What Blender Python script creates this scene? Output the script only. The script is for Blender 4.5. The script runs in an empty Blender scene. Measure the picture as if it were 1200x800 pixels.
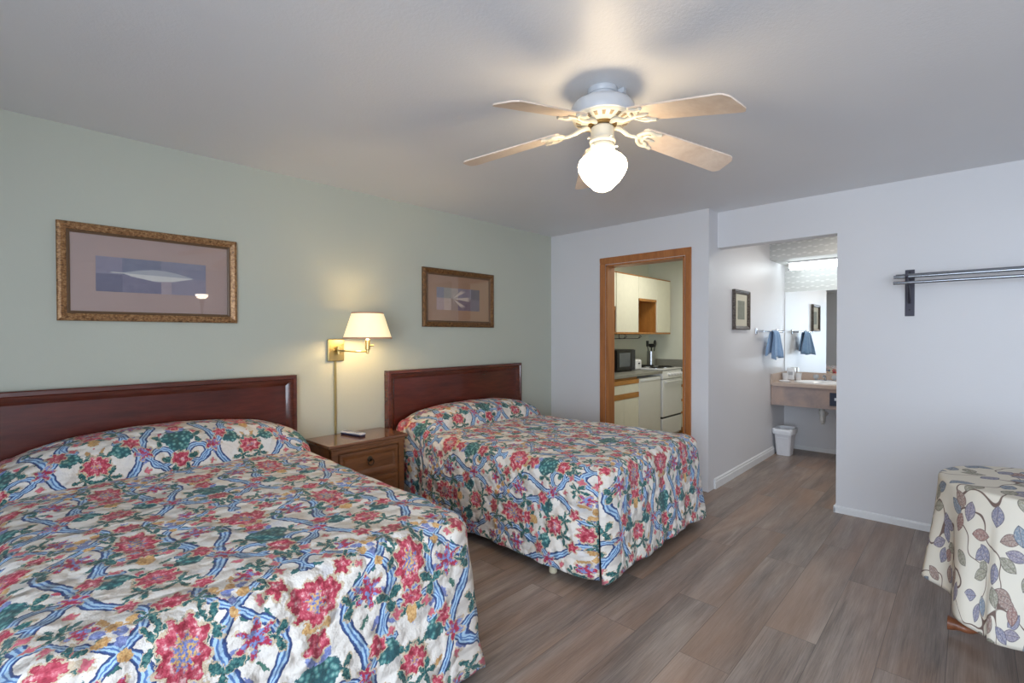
import bpy, bmesh, math, random
from mathutils import Vector, Matrix, noise
PI = math.pi
R = math.radians
random.seed(7)
S = bpy.context.scene
COL = S.collection

# ------------------------------------------------------------------ camera
cam_d = bpy.data.cameras.new('camera')
cam = bpy.data.objects.new('camera', cam_d)
COL.objects.link(cam)
cam_d.sensor_width = 36
cam_d.lens = 568.47 / 1200 * 36
cam_d.clip_start = 0.02
yaw, pitch, roll = 0.758243, -0.0114503, -0.00220443
fwd = Vector((-math.sin(yaw) * math.cos(pitch), math.cos(yaw) * math.cos(pitch), math.sin(pitch)))
rt = Vector((math.cos(yaw), math.sin(yaw), 0))
up = rt.cross(fwd)
r2 = rt * math.cos(roll) + up * math.sin(roll)
u2 = r2.cross(fwd)
mw = Matrix((r2, u2, -fwd)).transposed().to_4x4()
mw.translation = Vector((0, 0, 1.352))
cam.matrix_world = mw
S.camera = cam

# ------------------------------------------------------------------ world, lights, exposure
S.view_settings.view_transform = 'Standard'
S.view_settings.look = 'None'
S.view_settings.gamma = 1
S.view_settings.use_curve_mapping = False
S.view_settings.exposure = 0.72
S.cycles.max_bounces = 8
S.cycles.diffuse_bounces = 5
S.cycles.glossy_bounces = 4
S.cycles.transparent_max_bounces = 8
S.cycles.sample_clamp_indirect = 6
S.cycles.use_denoising = True
W = bpy.data.worlds.new('world')
S.world = W
W.use_nodes = True
W.node_tree.nodes['Background'].inputs[0].default_value = (0.62, 0.76, 1, 1)
W.node_tree.nodes['Background'].inputs[1].default_value = 1.0


def area_light(name, loc, aim, sx, sy, power, color):
    d = bpy.data.lights.new(name, 'AREA')
    d.shape = 'RECTANGLE'
    d.size, d.size_y, d.energy, d.color = sx, sy, power, color
    o = bpy.data.objects.new(name, d)
    COL.objects.link(o)
    o.location = loc
    o.rotation_euler = (Vector(aim) - Vector(loc)).to_track_quat('-Z', 'Y').to_euler()
    return o


WIN = (-0.5, 2.3, 0.20, 2.20)          # the room's street window, behind the camera (x0, x1, z0, z1)
area_light('window_daylight', ((WIN[0] + WIN[1]) / 2, -1.78, (WIN[2] + WIN[3]) / 2), ((WIN[0] + WIN[1]) / 2, 2, 0.75),
           WIN[1] - WIN[0], WIN[3] - WIN[2], 108, (0.75, 0.87, 1.0))
area_light('kitchen_light', (-2.35, 5.35, 2.42), (-2.35, 5.35, 0), 0.5, 0.5, 9.5, (1.0, 0.98, 0.90))
area_light('hall_fill_light', (-0.75, 5.3, 2.425), (-0.75, 5.3, 0), 0.35, 0.35, 6.5, (1.0, 0.95, 0.88))  # added fill behind the header, no lamp fitting; brightens the hall wall
GLOBE_EMIT = 12.5
SHADE_EMIT = 1.6
TUBE_EMIT = 3.6


# ------------------------------------------------------------------ material helpers
def lin(c):
    def f(x):
        x /= 255
        return x / 12.92 if x <= 0.04045 else ((x + 0.055) / 1.055) ** 2.4
    return (f(c[0]), f(c[1]), f(c[2]), 1)


class NT:
    def __init__(self, name):
        self.m = bpy.data.materials.new(name)
        self.m.use_nodes = True
        self.t = self.m.node_tree
        self.b = self.t.nodes['Principled BSDF']
        self.out = self.t.nodes['Material Output']

    def n(self, typ, **kw):
        nd = self.t.nodes.new(typ)
        for k, v in kw.items():
            setattr(nd, k, v)
        return nd

    def put(self, sock, v):
        if isinstance(v, bpy.types.NodeSocket):
            self.t.links.new(v, sock)
        elif v is not None:
            sock.default_value = v

    def m_(self, op, a, b=None, c=None):
        nd = self.n('ShaderNodeMath', operation=op)
        for i, v in enumerate((a, b, c)):
            self.put(nd.inputs[i], v)
        return nd.outputs[0]

    def v_(self, op, a, b=None, c=None, scale=None):
        nd = self.n('ShaderNodeVectorMath', operation=op)
        for i, v in enumerate((a, b, c)):
            if v is not None:
                self.put(nd.inputs[i], v)
        if scale is not None:
            self.put(nd.inputs['Scale'], scale)
        return nd.outputs['Value'] if op in ('LENGTH', 'DOT_PRODUCT', 'DISTANCE') else nd.outputs[0]

    def mix(self, fac, a, b, mode='MIX'):
        nd = self.n('ShaderNodeMix', data_type='RGBA', blend_type=mode)
        self.put(nd.inputs[0], fac)
        self.put(nd.inputs[6], a)
        self.put(nd.inputs[7], b)
        return nd.outputs[2]

    def step(self, x, lo, hi):      # smooth 0..1 as x goes lo..hi (lo may exceed hi)
        nd = self.n('ShaderNodeMapRange', clamp=True)
        self.put(nd.inputs[0], x)
        if lo < hi:
            nd.inputs[1].default_value, nd.inputs[2].default_value = lo, hi
            nd.inputs[3].default_value, nd.inputs[4].default_value = 0, 1
        else:
            nd.inputs[1].default_value, nd.inputs[2].default_value = hi, lo
            nd.inputs[3].default_value, nd.inputs[4].default_value = 1, 0
        return nd.outputs[0]

    def coord(self, kind='Object', scale=None):
        o = self.n('ShaderNodeTexCoord').outputs[kind]
        if scale:
            o = self.v_('MULTIPLY', o, scale)
        return o

    def noise(self, vec, scale, detail=3, rough=0.55, dist=0):
        nd = self.n('ShaderNodeTexNoise')
        self.put(nd.inputs['Vector'], vec)
        nd.inputs['Scale'].default_value = scale
        nd.inputs['Detail'].default_value = detail
        nd.inputs['Roughness'].default_value = rough
        nd.inputs['Distortion'].default_value = dist
        return nd.outputs

    def ramp(self, fac, stops, interp='LINEAR'):
        nd = self.n('ShaderNodeValToRGB')
        cr = nd.color_ramp
        cr.interpolation = interp
        while len(cr.elements) < len(stops):
            cr.elements.new(0.5)
        for e, (p, c) in zip(cr.elements, stops):
            e.position, e.color = p, c
        self.put(nd.inputs[0], fac)
        return nd.outputs[0]

    def bump(self, h, strength, dist=0.01, normal=None):
        nd = self.n('ShaderNodeBump')
        nd.inputs['Strength'].default_value = strength
        nd.inputs['Distance'].default_value = dist
        self.put(nd.inputs['Height'], h)
        if normal:
            self.put(nd.inputs['Normal'], normal)
        return nd.outputs[0]

    def base(self, color=None, rough=0.5, metal=0.0, normal=None, **kw):
        self.put(self.b.inputs['Base Color'], color)
        self.put(self.b.inputs['Roughness'], rough)
        self.b.inputs['Metallic'].default_value = metal
        if normal:
            self.put(self.b.inputs['Normal'], normal)
        for k, v in kw.items():
            self.put(self.b.inputs[k.replace('_', ' ')], v)
        return self.m


def plain(name, rgb, rough=0.5, metal=0.0, var=0.06, scale=14, bump=0.0, bscale=120, **kw):
    """a single-colour surface with slight uneven tone and optional fine bump"""
    t = NT(name)
    c = lin(rgb)
    co = t.coord()
    n = t.noise(co, scale, 3)[0]
    lo = tuple(x * (1 - var) for x in c[:3]) + (1,)
    hi = tuple(min(1, x * (1 + var)) for x in c[:3]) + (1,)
    col = t.mix(n, lo, hi)
    nm = t.bump(t.noise(co, bscale, 2)[0], bump, 0.004) if bump else None
    return t.base(col, rough, metal, nm, **kw)


def wood(name, dark, light, rough=0.35, stretch=(1, 14, 14), scale=3.0, coat=0.0):
    t = NT(name)
    co = t.coord('Object', stretch)
    n = t.noise(co, scale, 5, 0.6, 0.6)[0]
    f = t.noise(co, scale * 6, 3, 0.6)[0]
    k = t.m_('MULTIPLY_ADD', f, 0.35, t.m_('MULTIPLY', n, 0.75))
    col = t.ramp(k, [(0.3, lin(dark)), (0.72, lin(light))])
    return t.base(col, rough, 0, t.bump(f, 0.05, 0.002), Coat_Weight=coat)


# ------------------------------------------------------------------ mesh helpers
def world_loc(o):
    v = Vector((0, 0, 0))
    while o:
        v += o.location
        o = o.parent
    return v


class MB:
    """collects shapes, in room coordinates, into ONE mesh object"""

    def __init__(self):
        self.bm = bmesh.new()
        self.bev = False

    def _bevel(self, vs, w, seg=2):
        self.bev = True
        es = set()
        for v in vs:
            es.update(v.link_edges)
        bmesh.ops.bevel(self.bm, geom=list(es), offset=w, segments=seg, profile=0.5, affect='EDGES')

    def box(self, x0, x1, y0, y1, z0, z1, bev=0.0, seg=2):
        b = self.bm
        vs = [b.verts.new((x, y, z)) for z in (z0, z1) for y in (y0, y1) for x in (x0, x1)]
        for f in ((0, 2, 3, 1), (4, 5, 7, 6), (0, 1, 5, 4), (2, 6, 7, 3), (0, 4, 6, 2), (1, 3, 7, 5)):
            b.faces.new([vs[i] for i in f])
        if bev:
            self._bevel(vs, bev, seg)
        return self

    def prism(self, pts, h, axis='Z', base=0.0, bev=0.0):
        """polygon pts (2-D) pushed along an axis"""
        def P(p, t):
            return {'Z': (p[0], p[1], t), 'Y': (p[0], t, p[1]), 'X': (t, p[0], p[1])}[axis]
        b = self.bm
        lo = [b.verts.new(P(p, base)) for p in pts]
        hi = [b.verts.new(P(p, base + h)) for p in pts]
        n = len(pts)
        fs = [b.faces.new(lo[::-1]), b.faces.new(hi)]
        for i in range(n):
            fs.append(b.faces.new((lo[i], lo[(i + 1) % n], hi[(i + 1) % n], hi[i])))
        bmesh.ops.recalc_face_normals(b, faces=fs)
        if bev:
            self._bevel(lo + hi, bev)
        return self

    def lathe(self, prof, c, seg=32, axis='Z', sx=1.0, sy=1.0):
        """(radius, height) profile spun about an axis through c"""
        b = self.bm
        rings = []
        for r, h in prof:
            ring = []
            for k in range(seg if r > 1e-6 else 1):
                a = 2 * PI * k / seg
                x, y = r * math.cos(a) * sx, r * math.sin(a) * sy
                v = {'Z': (x, y, h), 'X': (h, x, y), 'Y': (y, h, x)}[axis]
                ring.append(b.verts.new((c[0] + v[0], c[1] + v[1], c[2] + v[2])))
            rings.append(ring)
        fs = []
        for A, B in zip(rings, rings[1:]):
            for k in range(seg):
                j = (k + 1) % seg
                if len(A) == 1 and len(B) == 1:
                    continue
                if len(A) == 1:
                    fs.append(b.faces.new((A[0], B[j], B[k])))
                elif len(B) == 1:
                    fs.append(b.faces.new((A[k], A[j], B[0])))
                else:
                    fs.append(b.faces.new((A[k], A[j], B[j], B[k])))
        bmesh.ops.recalc_face_normals(b, faces=fs)
        return self

    def cyl(self, c, r, h, axis='Z', seg=24, bev=0.0):
        e = min(bev, r * 0.9, h * 0.45)
        prof = [(0, 0), (r - e, 0), (r, e), (r, h - e), (r - e, h), (0, h)] if e else [(0, 0), (r, 0), (r, h), (0, h)]
        return self.lathe(prof, c, seg, axis)

    def tube(self, pts, rad, seg=10, cap=True):
        b = self.bm
        pts = [Vector(p) for p in pts]
        rads = rad if isinstance(rad, (list, tuple)) else [rad] * len(pts)
        rings = []
        prev = None
        for i, p in enumerate(pts):
            d = (pts[min(i + 1, len(pts) - 1)] - pts[max(i - 1, 0)]).normalized()
            if prev is None:
                a = d.cross(Vector((0, 0, 1)))
                if a.length < 0.05:
                    a = d.cross(Vector((1, 0, 0)))
                a.normalize()
            else:
                a = (prev - d * prev.dot(d)).normalized()
            prev = a
            c = d.cross(a)
            rings.append([b.verts.new(p + rads[i] * (a * math.cos(2 * PI * k / seg) + c * math.sin(2 * PI * k / seg))) for k in range(seg)])
        fs = []
        for A, B in zip(rings, rings[1:]):
            for k in range(seg):
                fs.append(b.faces.new((A[k], A[(k + 1) % seg], B[(k + 1) % seg], B[k])))
        if cap:
            fs.append(b.faces.new(rings[0][::-1]))
            fs.append(b.faces.new(rings[-1]))
        bmesh.ops.recalc_face_normals(b, faces=fs)
        return self

    def frame(self, axis, base, outer, prof):
        """mitred picture-frame moulding round the rectangle outer=(a0,a1,b0,b1); prof = [(inset, height)]"""
        b = self.bm
        a0, a1, b0, b1 = outer
        rings = []
        for ins, h in prof:
            cs = [(a0 + ins, b0 + ins), (a1 - ins, b0 + ins), (a1 - ins, b1 - ins), (a0 + ins, b1 - ins)]
            if axis == 'X':
                rings.append([b.verts.new((base + h, p, q)) for p, q in cs])
            else:
                rings.append([b.verts.new((p, base + h, q)) for p, q in cs])
        fs = []
        for A, B in zip(rings, rings[1:] + rings[:1]):
            for k in range(4):
                fs.append(b.faces.new((A[k], A[(k + 1) % 4], B[(k + 1) % 4], B[k])))
        bmesh.ops.recalc_face_normals(b, faces=fs)
        return self

    def grid(self, P, uvs=None):
        """P[i][j] points (shared quads); returns the verts"""
        b = self.bm
        V = [[b.verts.new(p) for p in row] for row in P]
        lay = (b.loops.layers.uv.get('UVMap') or b.loops.layers.uv.new('UVMap')) if uvs else None
        for i in range(len(P) - 1):
            for j in range(len(P[0]) - 1):
                ids = ((i, j), (i + 1, j), (i + 1, j + 1), (i, j + 1))
                f = b.faces.new([V[p][q] for p, q in ids])
                if lay:
                    for l, (p, q) in zip(f.loops, ids):
                        l[lay].uv = uvs[p][q]
        return V

    def turn(self, M):
        bmesh.ops.transform(self.bm, matrix=M, verts=self.bm.verts)
        return self

    def build(self, name, mat, parent=None, smooth=35, base=None, merge=0.0):
        if merge:
            bmesh.ops.remove_doubles(self.bm, verts=self.bm.verts, dist=merge)
        me = bpy.data.meshes.new(name)
        off = world_loc(parent) if parent else Vector(base or (0, 0, 0))
        bmesh.ops.translate(self.bm, vec=-off, verts=self.bm.verts)
        self.bm.to_mesh(me)
        self.bm.free()
        me.materials.append(mat)
        if smooth:
            me.polygons.foreach_set('use_smooth', [True] * len(me.polygons))
            me.set_sharp_from_angle(angle=R(smooth))
        o = bpy.data.objects.new(name, me)
        COL.objects.link(o)
        if self.bev and smooth:
            wn = o.modifiers.new('normals', 'WEIGHTED_NORMAL')
            wn.weight = 100
            wn.keep_sharp = True
        if parent:
            o.parent = parent
        else:
            o.location = off
        return o


def tag(o, label, cat, group=None):
    o['label'] = label
    o['category'] = cat
    if group:
        o['group'] = group
    return o


def thing(name, loc, label, cat, group=None):
    o = bpy.data.objects.new(name, None)
    o.empty_display_size = 0.05
    COL.objects.link(o)
    o.location = loc
    return tag(o, label, cat, group)


def struct(o):
    o['kind'] = 'structure'
    return o


def cr(pts, n=8):
    """smooth curve through points"""
    pts = [Vector(p) for p in pts]
    P = [pts[0] * 2 - pts[1]] + pts + [pts[-1] * 2 - pts[-2]]
    out = []
    for i in range(1, len(P) - 2):
        for k in range(n):
            t = k / n
            a, b, c, d = P[i - 1:i + 3]
            out.append(0.5 * ((2 * b) + (c - a) * t + (2 * a - 5 * b + 4 * c - d) * t * t + (3 * b - a - 3 * c + d) * t ** 3))
    out.append(pts[-1])
    return out


# ------------------------------------------------------------------ materials of the room
def m_paint(name, rgb, rough=0.55, bump=0.12):
    t = NT(name)
    co = t.coord()
    n = t.noise(co, 90, 3, 0.6)[0]
    n2 = t.noise(co, 1.3, 2)[0]
    c = lin(rgb)
    col = t.mix(n2, tuple(x * 0.96 for x in c[:3]) + (1,), tuple(min(1, x * 1.03) for x in c[:3]) + (1,))
    return t.base(col, rough, 0, t.bump(n, bump, 0.004))


M_green = m_paint('sage_wall_paint', (191, 194, 180), 0.5)
M_white = m_paint('white_wall_paint', (220, 219, 221), 0.42)
M_ceil = m_paint('white_ceiling_paint', (228, 228, 229), 0.4, 0.25)
M_kit = m_paint('kitchen_wall_paint', (222, 224, 208), 0.5)
M_trim = plain('white_trim_paint', (228, 228, 228), 0.35)


def m_floor():
    t = NT('vinyl_plank_floor')
    co = t.coord()
    sw = t.n('ShaderNodeSeparateXYZ')
    t.put(sw.inputs[0], co)
    cb = t.n('ShaderNodeCombineXYZ')
    t.put(cb.inputs[0], sw.outputs[1])
    t.put(cb.inputs[1], t.m_('ADD', sw.outputs[0], 0.067))
    br = t.n('ShaderNodeTexBrick')
    t.put(br.inputs['Vector'], cb.outputs[0])
    for k, v in (('Scale', 1), ('Mortar Size', 0.0015), ('Mortar Smooth', 0.1), ('Bias', 0), ('Brick Width', 1.22), ('Row Height', 0.2085)):
        br.inputs[k].default_value = v
    br.inputs['Color1'].default_value = (0, 0, 0, 1)
    br.inputs['Color2'].default_value = (1, 1, 1, 1)
    br.inputs['Mortar'].default_value = (0.5, 0.5, 0.5, 1)
    br.offset = 0.37
    br.offset_frequency = 2
    # every plank takes its own slice of the grain
    off = t.n('ShaderNodeCombineXYZ')
    t.put(off.inputs[2], t.m_('MULTIPLY', br.outputs['Color'], 17.0))
    co2 = t.v_('ADD', t.v_('MULTIPLY', cb.outputs[0], (0.9, 9.0, 1)), off.outputs[0])
    g1 = t.noise(co2, 1.6, 4, 0.6, 1.2)[0]
    g2 = t.noise(t.v_('MULTIPLY', co2, (1.4, 5, 1)), 5, 4, 0.65, 0.4)[0]
    g3 = t.noise(t.v_('MULTIPLY', co2, (0.7, 0.5, 1)), 1.1, 2)[0]
    rg = t.noise(t.v_('MULTIPLY', co2, (0.55, 0.33, 1)), 1.3, 1, 0.5, 0.5)[0]
    cath = t.m_('PINGPONG', t.m_('MULTIPLY', rg, 14.0), 1.0)      # cathedral figure
    fig = t.m_('MULTIPLY', cath, t.step(t.noise(t.v_('MULTIPLY', co2, (1, 0.4, 1)), 0.9, 1)[0], 0.50, 0.66))
    streak = t.noise(t.v_('MULTIPLY', co2, (0.42, 0.42, 1)), 2.4, 3, 0.6, 0.5)[0]
    k = t.m_('MULTIPLY_ADD', g2, 0.38, t.m_('MULTIPLY_ADD', g1, 0.20, t.m_('MULTIPLY_ADD', streak, 0.42, t.m_('MULTIPLY', fig, 0.11))))
    col = t.ramp(k, [(0.34, lin((88, 78, 72))), (0.50, lin((136, 122, 113))), (0.66, lin((170, 155, 144)))])
    col = t.mix(t.step(g3, 0.42, 0.68), col, t.mix(0.5, col, lin((160, 122, 94))))
    tone = t.m_('MULTIPLY_ADD', br.outputs['Color'], 0.13, 0.93)
    col = t.mix(1.0, col, t.n('ShaderNodeCombineColor').outputs[0], 'MULTIPLY')
    cc = col.node.inputs[7].links[0].from_node
    for i in range(3):
        t.put(cc.inputs[i], tone)
    col = t.mix(t.m_('MULTIPLY', br.outputs['Fac'], 0.5), col, lin((48, 40, 36)))
    rough = t.m_('MULTIPLY_ADD', g2, 0.14, 0.30)
    h = t.m_('MULTIPLY_ADD', br.outputs['Fac'], -0.6, t.m_('MULTIPLY', g2, 0.35))
    return t.base(col, rough, 0, t.bump(h, 0.22, 0.003))


M_floor = m_floor()


def m_wallpaper():
    t = NT('shell_wallpaper')
    co = t.coord()
    s = t.n('ShaderNodeSeparateXYZ')
    t.put(s.inputs[0], co)
    row = t.m_('FLOOR', t.m_('DIVIDE', s.outputs[2], 0.062))
    xs = t.m_('MULTIPLY_ADD', t.m_('MODULO', t.m_('ABSOLUTE', row), 2.0), 0.05, s.outputs[0])
    dx = t.m_('WRAP', xs, 0.05, -0.05)
    dz = t.m_('WRAP', s.outputs[2], 0.031, -0.031)
    d = t.m_('SQRT', t.m_('ADD', t.m_('MULTIPLY', t.m_('MULTIPLY', dx, dx), 0.5), t.m_('MULTIPLY', dz, dz)))
    f = t.step(t.m_('MULTIPLY_ADD', t.noise(co, 60, 3)[0], 0.012, d), 0.026, 0.012)
    col = t.mix(f, lin((196, 197, 194)), lin((224, 224, 221)))
    return t.base(col, 0.5)


M_paper = m_wallpaper()

# ------------------------------------------------------------------ the room
GX, GY, HX, RY, VY, C = -3.37, 4.188, -1.64, 4.385, 6.52, 2.44
KX, KY = -3.5, 6.66


def shell(name, m, *boxes):
    b = MB()
    for q in boxes:
        b.box(*q)
    return struct(b.build(name, m, smooth=0))


shell('floor', M_floor, (-3.6, 2.7, -1.75, 6.8, -0.1, 0))
shell('ceiling', M_ceil, (-3.6, 2.7, -1.75, 6.8, C, C + 0.1))
shell('wall_left', M_green, (GX - 0.12, GX, -1.75, GY, 0, C))
DX0, DX1, DZ = -2.665, -1.85, 2.06
shell('wall_doorway', M_white, (KX, DX0, GY, GY + 0.12, 0, C), (DX1, HX, GY, GY + 0.12, 0, C), (DX0, DX1, GY, GY + 0.12, DZ, C))
shell('wall_hall', M_white, (HX - 0.1, HX, GY + 0.12, VY, 0, C))
CX = -0.745
shell('wall_right', M_white, (CX, 2.6, RY, RY + 0.12, 0, C), (HX, CX, RY, RY + 0.12, 2.127, C))
shell('wall_vanity', M_white, (HX - 0.1, 0.3, VY, VY + 0.1, 0, 1.872))
shell('wall_vanity_papered', M_paper, (HX - 0.1, 0.3, VY, VY + 0.1, 1.872, C))
shell('wall_alcove', M_white, (0.2, 0.3, RY + 0.12, VY, 0, C))
shell('wall_soffit', M_paper, (HX, 0.2, 5.92, VY, 2.19, C))
shell('wall_kitchen_left', M_kit, (KX - 0.1, KX, GY + 0.12, KY, 0, C))
shell('wall_kitchen_back', M_kit, (KX - 0.1, HX - 0.1, KY, KY + 0.1, 0, C))
shell('wall_kitchen_right', M_kit, (HX - 0.12, HX - 0.1, GY + 0.12, KY, 0, C))
shell('wall_street', M_white, (-3.49, WIN[0], -1.75, -1.65, 0, C), (WIN[1], 2.7, -1.75, -1.65, 0, C),
      (WIN[0], WIN[1], -1.75, -1.65, 0, WIN[2]), (WIN[0], WIN[1], -1.75, -1.65, WIN[3], C))
shell('wall_side', M_white, (2.6, 2.7, -1.65, RY, 0, C))


def baseboard(name, pts, h=0.085):
    """profiled white skirting along a straight run: pts = (x0,x1,y0,y1) box it fills"""
    x0, x1, y0, y1 = pts
    b = MB()
    b.box(x0, x1, y0, y1, 0, h, 0.004)
    return b


b = MB().prism([(HX, 0), (HX + 0.016, 0), (HX + 0.016, 0.06), (HX + 0.010, 0.068), (HX + 0.010, 0.08), (HX, 0.09)], 1.75, 'Y', GY + 0.13)
struct(b.build('baseboard_hall', M_trim))
prof = [(RY, 0), (RY - 0.012, 0), (RY - 0.012, 0.038), (RY - 0.006, 0.05), (RY, 0.053)]
b = MB().prism(prof, 2.6 - CX + 0.014, 'X', CX - 0.014)
b.box(CX - 0.014, CX, RY - 0.012, RY + 0.12, 0, 0.05, 0.004)
struct(b.build('baseboard_right', M_trim))
struct(MB().box(HX, 0.2, VY - 0.012, VY, 0, 0.05, 0.003).build('baseboard_vanity', M_trim))
struct(MB().prism([(0, 0), (0.012, 0), (0.012, 0.06), (0.004, 0.075), (0, 0.075)], 5.85, 'Y', -1.66).turn(Matrix.Translation((GX, 0, 0))).build('baseboard_left', M_trim))

# kitchen doorway casing
M_oak = wood('orange_oak_trim', (146, 88, 46), (186, 120, 68), 0.4, (9, 9, 0.9), 2.2, 0.0)
OX0, OX1, OZ = -2.73, -1.79, 2.13
b = MB()
for s, xo, xi in ((1, OX0, DX0), (-1, OX1, DX1)):
    b.prism([(xo, GY), (xo, GY - 0.013), (xo + s * 0.012, GY - 0.017), (xo + s * 0.04, GY - 0.014), (xi - s * 0.006, GY - 0.009), (xi - s * 0.006, GY)], DZ - 0.0 + 0.005, 'Z', 0)
b.prism([(GY, OZ), (GY - 0.013, OZ), (GY - 0.017, OZ - 0.012), (GY - 0.014, OZ - 0.04), (GY - 0.009, DZ + 0.005), (GY, DZ + 0.005)], OX1 - OX0, 'X', OX0)
b.box(DX0 - 0.0005, DX0 + 0.018, GY - 0.007, GY + 0.13, 0, DZ, 0.002).box(DX1 - 0.018, DX1 + 0.0005, GY - 0.007, GY + 0.13, 0, DZ, 0.002)
b.box(DX0, DX1, GY - 0.007, GY + 0.13, DZ - 0.018, DZ, 0.002)
struct(b.build('door_1', M_oak))

# street window behind the camera
M_alu = plain('white_window_frame', (225, 226, 226), 0.35)
t = NT('window_glass')
tr = t.n('ShaderNodeBsdfTransparent')
gl = t.n('ShaderNodeBsdfGlossy')
gl.inputs['Roughness'].default_value = 0.02
mx = t.n('ShaderNodeMixShader')
lw = t.n('ShaderNodeLayerWeight')
lw.inputs[0].default_value = 0.5
t.put(mx.inputs[0], t.m_('MULTIPLY_ADD', t.m_('POWER', lw.outputs['Facing'], 5.0), 0.94, 0.04))
t.put(mx.inputs[1], tr.outputs[0])
t.put(mx.inputs[2], gl.outputs[0])
t.put(t.out.inputs[0], mx.outputs[0])
M_pane = t.m
b = MB().frame('Y', -1.74, WIN, [(0, 0), (0, 0.07), (0.05, 0.07), (0.05, 0)])
b.box(0.88, 0.92, -1.735, -1.68, WIN[2] + 0.04, WIN[3] - 0.04, 0.004)
wf = struct(b.build('window_1', M_alu, base=(0.2, -1.7, WIN[2])))
MB().box(WIN[0] + 0.04, WIN[1] - 0.04, -1.712, -1.706, WIN[2] + 0.04, WIN[3] - 0.04).build('window_pane', M_pane, wf)


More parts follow.
